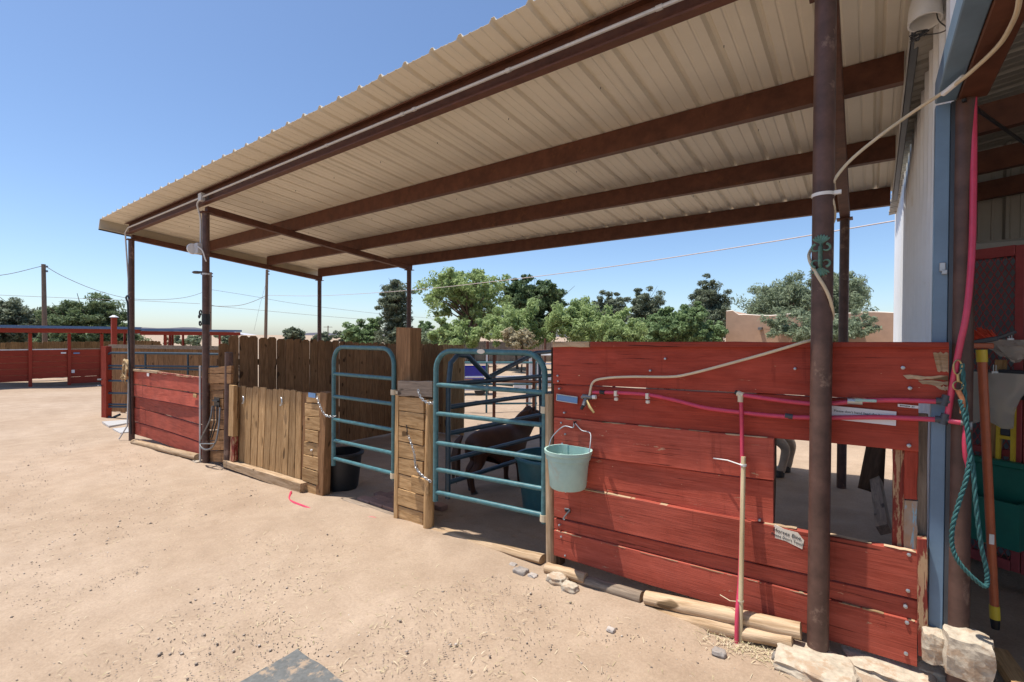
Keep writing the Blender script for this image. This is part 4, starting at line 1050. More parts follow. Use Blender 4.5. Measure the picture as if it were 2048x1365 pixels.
# ------------------------------------------------------------------ electrical fittings on the shelter
def conduit():
    t = thing("electric_conduit", "pale grey conduit run along the front beam and down the posts", "conduit", (XP[1], YF - 0.1, 3.4))
    yc = YF - 0.105; zc = zbot(YF) + 0.075
    pts = [V((0.1, yc, zc)), V((-4, yc, zc)), V((XP[1] + 0.1, yc, zc)), V((-9.5, yc, zc)), V((XP[0] + 0.22, yc, zc)), V((XP[0] + 0.02, yc + 0.01, zc - 0.06)), V((XP[0] - 0.035, yc + 0.03, zc - 0.22)), V((XP[0] - 0.065, YF - 0.03, 2.6)), V((XP[0] - 0.065, YF - 0.03, 0.6)), V((XP[0] - 0.06, YF - 0.05, -0.1)), V((XP[0] - 0.12, YF - 0.16, -0.34))]
    mb = MB(); mb.tube(pts, 0.0125, 8); mb.build("pipe_run", M_CONDUIT, t, smooth=True)
    mb = MB(); b = V((XP[1] + 0.14, yc, zc)); mb.box(b, (0.10, 0.06, 0.11)); mb.build("junction_box", M_CONDUIT, t, bevel=0.006)
    pts = spline([b + V((-0.05, 0.0, -0.02)), b + V((-0.15, 0, -0.08)), V((XP[1] - 0.052, YF - 0.05, zc - 0.25)), V((XP[1] - 0.058, YF - 0.045, zc - 0.5)), V((XP[1] - 0.06, YF - 0.045, 2.86))], 6)
    mb = MB(); mb.tube(pts, 0.0125, 8); mb.build("drop", M_CONDUIT, t, smooth=True)
    for x in (-1.0, -2.1, -3.1, -3.25, -4.4, -6.0): mb = MB(); mb.tube([V((x - 0.02, yc, zc)), V((x + 0.02, yc, zc))], 0.0165, 8); mb.build("coupling", M_CONDUIT, t, smooth=True)
    for x, y, z0, z1 in ((XP[1] - 0.055, YF - 0.055, gz(XP[1], YF), 1.15),): mb = MB(); mb.tube([V((x, y, z0)), V((x, y, z1))], 0.014, 8); mb.build("lower_pipe", M_CONDUIT, t, smooth=True)
conduit()
def floodlight():
    c = V((XP[1] - 0.13, YF - 0.10, at(398, 496, Y=YF - 0.1).z))
    t = thing("flood_light", "white boxy security light on the far pipe post", "light fixture", c)
    mb = MB(); mb.box(c + V((0.075, 0.03, 0)), (0.12, 0.09, 0.155)); mb.build("light_housing", M_CONDUIT, t, bevel=0.01)
    mb = MB(); mb.lathe((0, 0, 0), [(0.0001, 0.05), (0.055, 0.045), (0.075, 0.0), (0.07, -0.02), (0.0001, -0.02)], 16); mb.v = [c + V((-p.z - 0.01, p.y - 0.02, p.x * 1.05)) for p in mb.v]; mb.build("lens", M_WHITEP, t, smooth=True)
    mb = MB(); mb.tube(spline([c + V((0.13, 0.0, 0.02)), c + V((0.20, 0.03, -0.04)), c + V((0.235, 0.05, -0.15)), c + V((0.25, 0.06, -0.19))], 5), 0.009, 7); mb.build("cord", M_WHITEP, t, smooth=True)
floodlight()
def solar_lamp():
    c = V((XP[1] - 0.16, YF - 0.06, at(398, 547, Y=YF).z))
    t = thing("solar_lamp", "small dark oval solar lamp on a short arm of the far post", "lamp", c)
    mb = MB(); mb.lathe(c, [(0.0001, 0.02), (0.05, 0.016), (0.072, 0.0), (0.05, -0.016), (0.0001, -0.02)], 16, sx=1.15, sy=0.8); mb.build("lamp_head", M_DARKPL, t, smooth=True)
    mb = MB(); mb.tube([c + V((0.06, 0, 0.005)), c + V((0.11, 0.02, 0.004)), c + V((0.115, 0.02, -0.04))], 0.01, 8); mb.build("arm", M_DARKPL, t, smooth=True)
    mb = MB(); mb.lathe(V((XP[1], YF, c.z - 0.03)), [(0.0475, -0.012), (0.051, -0.012), (0.051, 0.012), (0.0475, 0.012)], 20); mb.build("band", M_CONDUIT, t)
solar_lamp()
def scroll_bracket():
    c = at(402, 638, Y=YF - 0.02); t = thing("scroll_bracket", "black wrought scroll hook clamped to the far pipe post", "bracket", c)
    for k, (dx, dz, r, sg) in enumerate(((-0.02, 0.08, 0.05, 1), (-0.03, -0.06, 0.045, -1), (-0.06, 0.03, 0.03, 1))):
        pts = [c + V((dx + r * (1 - 0.07 * q) * math.cos(0.7 * q * sg), 0, dz + r * (1 - 0.07 * q) * math.sin(0.7 * q * sg))) for q in range(10)]
        mb = MB(); mb.tube(pts, 0.010, 7); mb.build("scroll", M_BLACKMET, t, smooth=True)
    mb = MB(); mb.lathe(V((XP[1], YF, c.z - 0.01)), [(0.0475, -0.075), (0.052, -0.075), (0.052, 0.075), (0.0475, 0.075)], 20); mb.build("clamp_band", M_BLACKMET, t)
scroll_bracket()
def security_camera():
    c = at(1850, 22, Y=3.3)
    t = thing("wall_light", "white weathered light hood high on the barn wall by the roof edge", "light fixture", c)
    mb = MB(); mb.lathe(c, [(0.0001, 0.16), (0.05, 0.15), (0.085, 0.02), (0.09, -0.06), (0.08, -0.06), (0.07, 0.02)], 18, sx=0.8); mb.build("hood", M_WHITEP, t, smooth=True)
    mb = MB(); mb.box(c + V((0.075, 0.12, 0.05)), (0.03, 0.16, 0.14)); mb.build("base", M_CONDUIT, t, bevel=0.006)
    mb = MB()
    for k in range(7):
        p = at(1838, 72, Y=3.25); a = k * 0.9
        mb.tube(spline([p + V((math.cos(a) * 0.03, math.sin(a) * 0.03, 0.02 * math.sin(2 * a))), p + V((-math.sin(a) * 0.04, math.cos(a) * 0.03, 0.01)), p + V((-math.cos(a) * 0.035, 0, -0.02 * math.cos(a))), p + V((math.sin(a) * 0.03, -0.02, 0.0))], 5), 0.0025, 5)
    mb.tube(spline([at(1838, 72, Y=3.25), at(1880, 66, Y=3.28), at(1893, 56, Y=3.3), at(1876, 38, Y=3.3), at(1872, 0, Y=3.3)], 6), 0.003, 5)
    mb.build("cable_tangle", M_WIRE, t, smooth=True)
security_camera()

# ------------------------------------------------------------------ animals
def skin_body(name, verts, edges, radii, root, mat, parent, M, sub=2):
    me = bpy.data.meshes.new(name); me.from_pydata(verts, edges, [])
    o = bpy.data.objects.new(name + "_src", me); COL.objects.link(o)
    o.modifiers.new("skin", 'SKIN').use_smooth_shade = True
    sk = me.skin_vertices[0].data
    for i, r in enumerate(radii): sk[i].radius = r if isinstance(r, tuple) else (r, r); sk[i].use_root = (i == root)
    s = o.modifiers.new("sub", 'SUBSURF'); s.levels = sub; s.render_levels = sub
    dg = bpy.context.evaluated_depsgraph_get(); dg.update()
    m2 = bpy.data.meshes.new_from_object(o.evaluated_get(dg)); m2.name = name
    bpy.data.objects.remove(o)
    m2.materials.clear(); m2.materials.append(mat); m2.shade_smooth()
    return _link(bpy.data.objects.new(name, m2), parent, M)

def equine(label, loc, heading, s, coat, hairm, hoofm, head_up=True, group=None, stride=0.0):
    a = math.atan2(heading[1], heading[0])
    t = thing("pony", label, "pony", loc, group)
    M = Matrix.Translation(V(loc)) @ Matrix.Rotation(a, 4, 'Z') @ Matrix.Scale(s, 4)
    vs = []; rd = []; ed = []
    def add(p, r, par=None):
        vs.append(p); rd.append(r)
        if par is not None: ed.append((par, len(vs) - 1))
        return len(vs) - 1
    pel = add((-0.26, 0, 0.56), (0.185, 0.19))
    rump = add((-0.40, 0, 0.58), (0.125, 0.14), pel)
    bar = add((-0.05, 0, 0.525), (0.225, 0.215), pel)
    che = add((0.18, 0, 0.545), (0.185, 0.205), bar)
    shd = add((0.29, 0, 0.60), (0.145, 0.175), che)
    if head_up: chain_ = [((0.37, 0, 0.69), (0.125, 0.165)), ((0.44, 0, 0.775), (0.105, 0.145)), ((0.505, 0, 0.835), (0.085, 0.11)), ((0.595, 0, 0.785), (0.08, 0.098)), ((0.675, 0, 0.70), (0.062, 0.072)), ((0.715, 0, 0.655), (0.052, 0.058))]
    else: chain_ = [((0.42, 0, 0.68), (0.08, 0.11)), ((0.54, 0, 0.69), (0.065, 0.085)), ((0.64, 0, 0.68), (0.06, 0.072)), ((0.72, 0, 0.60), (0.058, 0.07)), ((0.78, 0, 0.50), (0.045, 0.05)), ((0.80, 0, 0.45), (0.04, 0.042))]
    k = shd; heads = []
    for p, r in chain_: k = add(p, r, k); heads.append(k)
    poll = heads[2]
    for sy in (1, -1):
        e = add((vs[poll][0] + 0.0, sy * 0.045, vs[poll][2] + 0.055), 0.024, poll); add((vs[poll][0] + 0.015, sy * 0.055, vs[poll][2] + 0.095), 0.010, e)
    for sy in (1, -1):
        d = stride * sy
        h = add((-0.30, sy * 0.095, 0.45), (0.09, 0.135), pel); h = add((-0.26 + d, sy * 0.09, 0.35), (0.06, 0.088), h); h = add((-0.385 + d, sy * 0.09, 0.235), (0.038, 0.05), h)
        h = add((-0.365 + d, sy * 0.09, 0.12), 0.03, h); h = add((-0.355 + d, sy * 0.09, 0.06), 0.034, h); add((-0.33 + d, sy * 0.09, 0.012), 0.036, h)
        h = add((0.22, sy * 0.095, 0.40), (0.075, 0.1), che); h = add((0.215 - d, sy * 0.09, 0.33), (0.05, 0.062), h); h = add((0.225 - d, sy * 0.09, 0.21), (0.038, 0.042), h)
        h = add((0.222 - d, sy * 0.09, 0.12), 0.029, h); h = add((0.225 - d, sy * 0.09, 0.06), 0.033, h); add((0.25 - d, sy * 0.09, 0.012), 0.035, h)
    skin_body("body", vs, ed, rd, pel, coat, t, M)
    # hair: tail and mane as bundles of locks
    mb = MB()
    for q in range(26):
        y0 = R.uniform(-0.025, 0.025); L = R.uniform(0.32, 0.46); b = R.uniform(0.0, 0.05)
        mb.tube([M @ V((-0.485, y0 * 0.6, 0.675)), M @ V((-0.525 - b * 0.5, y0 * 1.3, 0.61)), M @ V((-0.54 - b, y0 * 2.2, 0.45)), M @ V((-0.53 - b, y0 * 2.4, 0.675 - L * 1.15))], [0.012 * s, 0.018 * s, 0.014 * s, 0.003 * s], 5)
    mb.build("tail", hairm, t, smooth=True)
    mb = MB(); crest = [V(vs[shd]) + V((0, 0, 0.15))] + [V(vs[h]) + V((-0.03 if head_up else 0, 0, 0.085)) for h in heads[:3]]
    cs = spline(crest, 8)
    for q, p in enumerate(cs):
        for sy in (1, -1):
            d = R.uniform(0.07, 0.14)
            mb.tube([M @ p, M @ (p + V((-0.01, sy * 0.05, -0.01))), M @ (p + V((R.uniform(-.03, .01), sy * 0.085, -d)))], [0.02 * s, 0.018 * s, 0.004 * s], 5)
    mb.build("mane", hairm, t, smooth=True)
    for sy in (1, -1):
        hp = V(vs[heads[3]]); mb = MB(); mb.lathe((0, 0, 0), [(0.0001, 0.012), (0.009, 0.008), (0.012, 0), (0.009, -0.008), (0.0001, -0.012)], 10)
        mb.v = [M @ (hp + V((-0.01, sy * 0.05, 0.025)) + p) for p in mb.v]; mb.build("eye", M_INK, t, smooth=True)
    for i, (p, r) in enumerate(zip(vs, rd)):
        if abs(p[2] - 0.012) < 1e-6:
            mb = MB(); mb.lathe((0, 0, 0), [(0.0001, 0.052), (0.036, 0.05), (0.044, 0.0), (0.0001, 0.0)], 12)
            mb.v = [M @ (V((p[0], p[1], 0.0)) + q + V((-0.01 * (q.z / 0.05), 0, 0))) for q in mb.v]; mb.build("hoof", hoofm, t, smooth=True)
    return t
M_BAY = plain("chestnut_coat", (0.065, 0.024, 0.012), 0.55, 0, 0.25, 9, 0.1, 0.35)
M_BAYHAIR = plain("dark_brown_hair", (0.055, 0.022, 0.012), 0.6, 0, 0.3, 30)
M_DUN = plain("pale_dun_coat", (0.42, 0.32, 0.23), 0.6, 0, 0.25, 7, 0.1, 0.3)
M_DUNHAIR = plain("grey_brown_hair", (0.12, 0.085, 0.06), 0.6, 0, 0.3, 30)
M_HOOF = plain("dark_hoof_horn", (0.05, 0.04, 0.032), 0.6, 0, 0.3, 30)
equine("small dark chestnut pony standing in the shaded stall behind the nearer gate", (-3.52, 4.42, gz(-3.5, 4.4)), (0.30, 0.95), 1.0, M_BAY, M_BAYHAIR, M_HOOF, True, stride=0.035)
hp = ong(1582, 956)
equine("pale dun pony mostly hidden by the red fence, legs showing in the window gap", (hp.x - 0.62, hp.y + 0.02, gz(hp.x, hp.y)), (-0.86, -0.18), 1.55, M_DUN, M_DUNHAIR, M_HOOF, False, stride=0.03)

# ------------------------------------------------------------------ tubs
def tub(name, label, c, prof, mat, rim=0.0):
    t = thing(name, label, "tub", c); mb = MB(); mb.lathe(c, prof, 36); mb.build("tub_wall", mat, t, smooth=True)
    mb = MB(); r = max(q[0] for q in prof); z = max(q[1] for q in prof)
    mb.lathe(c, [(r - 0.012, z - 0.03), (r + 0.018, z - 0.03), (r + 0.022, z - 0.008), (r + 0.012, z + 0.008), (r - 0.016, z + 0.006)], 36); mb.build("rim", mat, t, smooth=True)
    return t
c = at(1098, 960, t=4.72); c.z = gz(c.x, c.y)
tub("water_tub", "big teal plastic tub beside the pony behind the nearer gate", c, [(0.0001, 0.0), (0.235, 0.0), (0.25, 0.02), (0.325, 0.56), (0.315, 0.56), (0.24, 0.03), (0.0001, 0.03)], M_TUBTEAL)
c = at(684, 940, t=5.55); c.z = gz(c.x, c.y)
tub("feed_tub", "black rubber tub in the shade behind the farther gate", c, [(0.0001, 0.0), (0.17, 0.0), (0.18, 0.02), (0.225, 0.42), (0.215, 0.42), (0.17, 0.03), (0.0001, 0.03)], M_TUBBLACK)
# small brick paving inside the farther gate
def pavers():
    t = thing("brick_step", "patch of dusty paving bricks inside the farther gate", "paving", (-3.85, 3.35, gz(-3.85, 3.3)))
    for i in range(4):
        for j in range(4):
            x = -4.2 + i * 0.21 + (0.1 if j % 2 else 0); y = 3.08 + j * 0.105
            mb = MB(); mb.box((x, y, gz(x, y) + 0.012), (0.2, 0.097, 0.05), M=Matrix.Rotation(R.uniform(-.03, .03), 3, 'Z')); mb.build("brick", M_PAVER, t, bevel=0.004)
pavers()

# ------------------------------------------------------------------ folding saddle rack on the slat column
def saddle_rack():
    Y = YF - 0.0; c = at(432, 805, Y=Y)
    t = thing("saddle_rack", "folded black and grey tube saddle rack hung on the brown slat column", "rack", c)
    mb = MB(); mb.box(c + V((0, 0.012, 0.0)), (0.17, 0.012, 0.13)); mb.box(c + V((0, -0.004, 0.02)), (0.17, 0.03, 0.025)); mb.build("wall_plate", M_BLACKMET, t, bevel=0.003)
    pts = spline([at(425, 812, Y=Y - 0.02), at(420, 840, Y=Y - 0.05), at(404, 874, Y=Y - 0.10), at(400, 889, Y=Y - 0.12), at(408, 899, Y=Y - 0.13), at(422, 897, Y=Y - 0.12), at(432, 882, Y=Y - 0.09), at(438, 850, Y=Y - 0.05), at(440, 815, Y=Y - 0.02)], 6)
    mb = MB(); mb.tube(pts, 0.011, 8); mb.build("outer_loop", M_GREYMET, t, smooth=True)
    for x0, x1 in ((428, 420), (434, 424)):
        mb = MB(); mb.tube([at(x0, 812, Y=Y - 0.02), at(x0, 845, Y=Y - 0.05), at(x1, 876, Y=Y - 0.08)], 0.009, 8); mb.build("inner_arm", M_BLACKMET, t, smooth=True)
    mb = MB(); mb.tube([at(401, 888, Y=Y - 0.12), at(429, 888, Y=Y - 0.11)], 0.009, 8); mb.build("cross_bar", M_GREYMET, t, smooth=True)
saddle_rack()

# coil of jute rope and a pull rod at the far corner post
def jute():
    c = V((XP[0] - 0.02, YF - 0.08, at(258, 740, Y=YF - 0.08).z)); mb = MB()
    for k in range(7):
        pts = [c + V((R.uniform(-.05, .05) + 0.07 * math.cos(a), R.uniform(-.03, .03), 0.17 * math.sin(a) * R.uniform(.8, 1.1))) for a in [q * 0.7 for q in range(10)]]
        mb.tube(spline(pts, 4), 0.014, 6)
    for k in range(24):
        p = c + V((R.uniform(-.10, .0), R.uniform(-.05, .02), -0.12)); mb.tube([p, p + V((R.uniform(-.08, .04), R.uniform(-.03, .03), R.uniform(-.16, .05)))], [0.009, 0.004], 5)
    tag(mb.build("rope_coil", M_JUTE, smooth=True), "frayed straw-coloured rope bundle tied to the far corner post", "rope")
jute()
tube_thing("hook_rod", "thin black rod with a looped top leaning on the far corner post", "rod",
           [at(262, 868, Y=YF - 0.12), at(259, 740, Y=YF - 0.12), at(256, 620, Y=YF - 0.12), at(254, 603, Y=YF - 0.12), at(252, 596, Y=YF - 0.12), at(255, 592, Y=YF - 0.12), at(258, 597, Y=YF - 0.12)], 0.014, M_BLACKMET)

# ------------------------------------------------------------------ barn bay: mesh gate and what hangs there
PG = V((0.70, 4.58, 0)); DG = V((0.873, -0.488, 0)); NG = V((-0.488, -0.873, 0))
def gp(px, py, off=0.0):
    """photo point on the plane of the mesh gate, off metres in front of it"""
    d = ray(px, py); k = (PG + NG * off - CAM).dot(NG) / d.dot(NG); return CAM + d * k
def gs(px): return (gp(px, 680) - PG).dot(DG)
def mesh_gate(name, label, s0, s1, z0, z1):
    t = thing(name, label, "gate", PG + DG * s0)
    P = lambda s, z: PG + DG * s + V((0, 0, z))
    for a, b in ((P(s0, z0), P(s0, z1)), (P(s1, z0), P(s1, z1))):
        mb = MB(); mb.bar(a, b, 0.045, 0.04, up=NG); mb.build("stile", M_REDMESH, t, bevel=0.003)
    for z in (z0 + 0.03, z1 - 0.03, z0 + 0.70 * (z1 - z0), z0 + 0.36 * (z1 - z0)):
        mb = MB(); mb.bar(P(s0 + 0.024, z), P(s1 - 0.024, z), 0.04, 0.07 if z in (z0 + 0.03, z1 - 0.03) else 0.045); mb.build("rail", M_REDMESH, t, bevel=0.003)
    mb = MB(); dx, dz = 0.037, 0.075; m = dz / dx
    w, h = s1 - s0, z1 - z0
    for sg in (1, -1):
        k = -h / m
        while k < w:
            a0, a1 = max(0, k), min(w, k + h / m)
            if a1 > a0 + 0.01:
                za, zb_ = (a0 - k) * m, (a1 - k) * m
                if sg < 0: za, zb_ = h - za, h - zb_
                mb.bar(P(s0 + a0, z0 + za) + NG * 0.004 * sg, P(s0 + a1, z0 + zb_) + NG * 0.004 * sg, 0.0045, 0.006, up=NG)
            k += dx
    mb.build("expanded_mesh", M_REDMESH, t)
    return t
sR = gs(2040)
mesh_gate("mesh_gate", "dark red expanded metal gate inside the barn bay", gs(1944) - 0.02, sR, 0.06, 2.22)
mesh_gate("mesh_gate", "second dark red expanded metal gate at the right edge of the bay", sR + 0.05, sR + 0.95, 0.06, 2.22)

def shovel():
    t = thing("long_handle_tool", "upright tool with orange-red handle and yellow collars beside the barn post", "tool", gp(1990, 1240, 0.5))
    a, b = at(1991, 1258, Y=3.38), at(1963, 700, Y=3.42)
    q = lambda k: a.lerp(b, k)
    mb = MB(); mb.tube([q(0.08), q(0.5), q(0.955)], [0.0175, 0.0185, 0.0195], 14); mb.build("handle", M_HANDLE, t, smooth=True)
    mb = MB(); mb.tube([q(0.035), q(0.082)], 0.0205, 14); mb.build("collar", M_YELLOW, t, smooth=True)
    mb = MB(); mb.tube([q(0.0), q(0.036)], [0.016, 0.0195], 14); mb.build("tip", M_BLACKMET, t, smooth=True)
    mb = MB(); mb.tube([q(0.955), q(1.0)], 0.0225, 14); mb.build("collar", M_YELLOW, t, smooth=True)
    mb = MB(); mb.box(q(1.015), (0.09, 0.035, 0.028)); mb.build("head_block", M_HANDLE, t, bevel=0.004)
    mb = MB(); mb.box(q(0.32) + V((0, -0.018, 0)), (0.018, 0.006, 0.05)); mb.build("sticker", M_WHITEP, t)
shovel()

def brush():
    c = at(1968, 668, Y=3.45); t = thing("broom_head", "orange-red bristle brush head with grey back above the tool handle", "brush", c)
    mb = MB()
    for k in range(90):
        f = R.uniform(-1, 1); g = R.uniform(-1, 1); p = c + V((0.05 * f, 0.02 * g, -0.028 + 0.012 * f))
        mb.tube([p, p + V((-0.045 + 0.03 * f, R.uniform(-.015, .015), R.uniform(0.03, 0.062) * (1 - 0.4 * f * f)))], [0.0035, 0.0025], 4)
    mb.build("bristles", M_BRISTLE, t)
    mb = MB(); mb.bar(c + V((-0.055, 0, -0.05)), c + V((0.05, 0, -0.022)), 0.05, 0.024); mb.bar(c + V((0.05, 0, -0.022)), c + V((0.115, -0.01, 0.012)), 0.028, 0.018); mb.build("brush_back", M_DARKPL, t, bevel=0.004)
brush()

def lead_rope():
    t = thing("lead_rope", "teal braided lead rope with brass snap hung on the barn post", "rope", at(1925, 740, Y=2.85))
    def braid(pts, nm, r=0.008):
        cs = spline(pts, 14); mb = MB()
        for s in range(3):
            out = []
            for i, p in enumerate(cs):
                d = (cs[min(i + 1, len(cs) - 1)] - cs[max(i - 1, 0)]).normalized(); a = i * 0.55 + s * 2.094
                e = d.cross(V((0, 1, 0.1))).normalized(); f = d.cross(e)
                out.append(p + e * (math.cos(a) * r * 0.8) + f * (math.sin(a) * r * 0.8))
            mb.tube(out, r * 0.75, 6)
        mb.build(nm, M_ROPE, t, smooth=True)
    y = 2.86
    braid([at(1924, 728, Y=y), at(1930, 800, Y=y), at(1937, 880, Y=y - 0.01), at(1945, 930, Y=y - 0.02), at(1952, 1010, Y=y - 0.02), at(1962, 1090, Y=y - 0.01), at(1973, 1140, Y=y), at(1974, 1168, Y=y),
           at(1966, 1172, Y=y - 0.01), at(1940, 1150, Y=y - 0.03), at(1916, 1122, Y=y - 0.04), at(1904, 1090, Y=y - 0.04), at(1906, 1050, Y=y - 0.04), at(1918, 1005, Y=y - 0.03), at(1932, 960, Y=y - 0.025), at(1940, 915, Y=y - 0.012)], "rope_loop", 0.0062)
    braid([at(1920, 800, Y=y - 0.01), at(1928, 830, Y=y - 0.012), at(1936, 870, Y=y - 0.02), at(1941, 925, Y=y - 0.03)], "rope_tail", 0.006)
    c = at(1915, 735, Y=y); mb = MB()
    ring = [c + V((0.014 * math.cos(q), -0.004, 0.032 * math.sin(q))) for q in [k * 0.5 for k in range(13)]]; mb.tube(ring, 0.0035, 6)
    c2 = at(1916, 772, Y=y); ring = [c2 + V((0.017 * math.cos(q), -0.004, 0.02 * math.sin(q))) for q in [k * 0.5 for k in range(13)]]; mb.tube(ring, 0.0032, 6); mb.tube([c + V((0, -0.004, -0.03)), c2 + V((0, -0.004, 0.02))], 0.006, 8)
    mb.build("snap_hook", M_BRASS, t, smooth=True)
    mb = MB(); mb.tube(spline([c2 + V((0, 0, -0.02)), c2 + V((0.014, -0.006, -0.06)), c2 + V((0.016, -0.004, -0.12))], 5), 0.010, 7); mb.build("frayed_webbing", plain("orange_webbing", (0.42, 0.16, 0.07), 0.85, 0, 0.3, 60, 0.5), t, smooth=True)
lead_rope()

def bag(name, label, px, py, w, h, off, seed):
    """crumpled clear bag hung on the mesh"""
    rr = random.Random(seed); c = gp(px, py, off); t = thing(name, label, "bag", c)
    m, nt, b = _mat("cloudy_plastic"); b.inputs["Base Color"].default_value = (0.50, 0.46, 0.40, 1); b.inputs["Roughness"].default_value = 0.25
    b.inputs["Alpha"].default_value = 0.62; b.inputs["Specular IOR Level"].default_value = 0.6
    n = 9; vs = []; fs = []
    for side in (1, -1):
        for i in range(n + 1):
            for j in range(n + 1):
                u, v = i / n * 2 - 1, j / n
                wx = w / 2 * (1 - 0.25 * v * v) * (1 + 0.12 * math.sin(5 * v + seed))
                d = 0.05 * (1 - u * u) * math.sin(math.pi * min(1, 0.15 + 0.85 * v)) * side + rr.uniform(-.012, .012)
                vs.append(c + DG * (u * wx + 0.03 * math.sin(3 * v + seed)) + NG * d + V((0, 0, h * (0.5 - v) + 0.02 * math.sin(4 * u + seed) * v)))
    q = (n + 1) ** 2
    for s in (0, 1):
        for i in range(n):
            for j in range(n):
                a = s * q + i * (n + 1) + j; fs.append((a, a + 1, a + n + 2, a + n + 1))
    MB().add(vs, fs).build("bag_sheet", m, t, smooth=True)
    mb = MB(); p = c + V((0, 0, h * 0.5)) + NG * 0.01; mb.box(p, (0.03, 0.02, 0.018)); mb.tube([p + V((-.006, 0, 0)), p + V((-.006, 0, 0.05)), p + V((.006, 0, 0.05)), p + V((.006, 0, 0))], 0.002, 5); mb.build("binder_clip", M_GALV, t)
bag("clear_bag", "large crumpled clear bag hanging on the mesh behind the tool handle", 1990, 798, 0.30, 0.34, 0.20, 2)
bag("clear_bag", "small crumpled bag clipped near the top right of the mesh", 2022, 700, 0.22, 0.13, 0.14, 5)

def wall_bits():
    c = gp(2010, 855, 0.08); t = thing("spirit_level", "yellow spirit level standing upright against the mesh gate", "level", c)
    F_ = frame_of(DG, V((0, 0, 1))).to_3x3(); 
    top, bot = gp(2011, 815, 0.07), gp(2011, 1010, 0.07); mid = (top + bot) / 2; h = (top - bot).length
    mb = MB()
    for sgn in (-1, 1): mb.box(mid + DG * (0.036 * sgn), (0.02, 0.022, h), M=F_)
    for k in (0.49, 0.30, 0.19, -0.1, -0.2, -0.49): mb.box(mid + V((0, 0, h * k)), (0.092, 0.020, 0.022), M=F_)
    mb.build("level_frame", M_YELLOW, t)
    mb = MB(); mb.box(mid + V((0, 0, h * 0.245)) , (0.055, 0.018, 0.045), M=F_); mb.build("vial", M_DARKPL, t, bevel=0.006)
    # green bin shelf
    c = gp(2015, 1000, 0.10); t = thing("storage_bin", "dark green plastic bin fixed low on the mesh gate", "bin", c)
    tl, br = gp(1946, 908, 0.06), gp(2062, 1096, 0.06); w = (br - tl).dot(DG); h = tl.z - br.z
    o = tl
    for nm, k0, k1, d in (("bin_front", 0.45, 1.0, 0.17), ("bin_back", 0.0, 1.0, 0.02)):
        mb = MB(); mb.box(o + DG * (w / 2) + NG * d + V((0, 0, -h * (k0 + k1) / 2)), (w, 0.012, h * (k1 - k0)), M=F_); mb.build(nm, M_GREENP, t, bevel=0.004)
    mb = MB(); mb.box(o + DG * (w / 2) + NG * 0.095 + V((0, 0, -h * 0.985)), (w, 0.14, 0.012), M=F_); mb.build("bin_floor", M_GREENP, t)
    for k in (0.0, 1.0):
        mb = MB(); mb.box(o + DG * (w * k) + NG * 0.095 + V((0, 0, -h * 0.72)), (0.012, 0.162, h * 0.55), M=F_); mb.build("bin_side", M_GREENP, t)
    mb = MB(); mb.box(o + DG * (w / 2) + NG * 0.04 + V((0, 0, -0.02)), (w, 0.05, 0.04), M=F_); mb.build("bin_rim", M_GREENP, t, bevel=0.006)
    # black pouch and spring clamp
    c = gp(2035, 770, 0.09); t = thing("tool_pouch", "black fabric pouch hanging on the mesh gate", "pouch", c)
    mb = MB(); mb.box(c, (0.17, 0.04, 0.19), M=F_); mb.build("pouch_body", M_TUBBLACK, t, bevel=0.012)
    mb = MB(); mb.box(c + NG * 0.024 + V((0, 0, 0.06)), (0.172, 0.012, 0.07), M=F_); mb.build("flap", M_DARKPL, t, bevel=0.005)
    c = gp(2020, 790, 0.16); t = thing("spring_clamp", "white spring clamp with pink grips on the black pouch", "clamp", c)
    for sx in (-1, 1):
        mb = MB(); mb.tube([c + DG * (0.002 * sx) + V((0, 0, -0.04)), c + DG * (0.018 * sx), c + DG * (0.03 * sx) + V((0, 0, 0.03))], 0.0055, 7); mb.build("jaw", M_WHITEP, t, smooth=True)
        mb = MB(); mb.tube([c + DG * (0.03 * sx) + V((0, 0, 0.03)), c + DG * (0.046 * sx) + V((0, 0, 0.065))], 0.007, 7); mb.build("grip", M_PINK, t, smooth=True)
    # wooden paddle
    a, b = gp(2001, 720, 0.05), gp(1978, 1090, 0.05)
    t = thing("wooden_paddle", "thin pale wooden board hanging behind the clear bag", "board", b)
    plank("board", a - DG * 0.03, a + DG * 0.03, b + DG * 0.035, b - DG * 0.035, 0.012, M_PINE, t, along='z')
    # machine on a shelf above the gate, seen dimly
    c = gp(1990, 470, -0.6); t = thing("old_cabinet", "dim grey cabinet standing behind the mesh gate", "cabinet", V((c.x, c.y, 0)))
    mb = MB(); mb.box((c.x + 0.1, c.y, 1.1), (0.8, 0.45, 2.2)); mb.build("cabinet_body", plain("dull_blue_grey", (0.12, 0.14, 0.15), 0.5), t, bevel=0.01)
    mb = MB(); mb.box((c.x + 0.1, c.y - 0.005, 2.29), (0.84, 0.5, 0.09)); mb.build("cabinet_top", M_CEIL, t, bevel=0.02)
wall_bits()

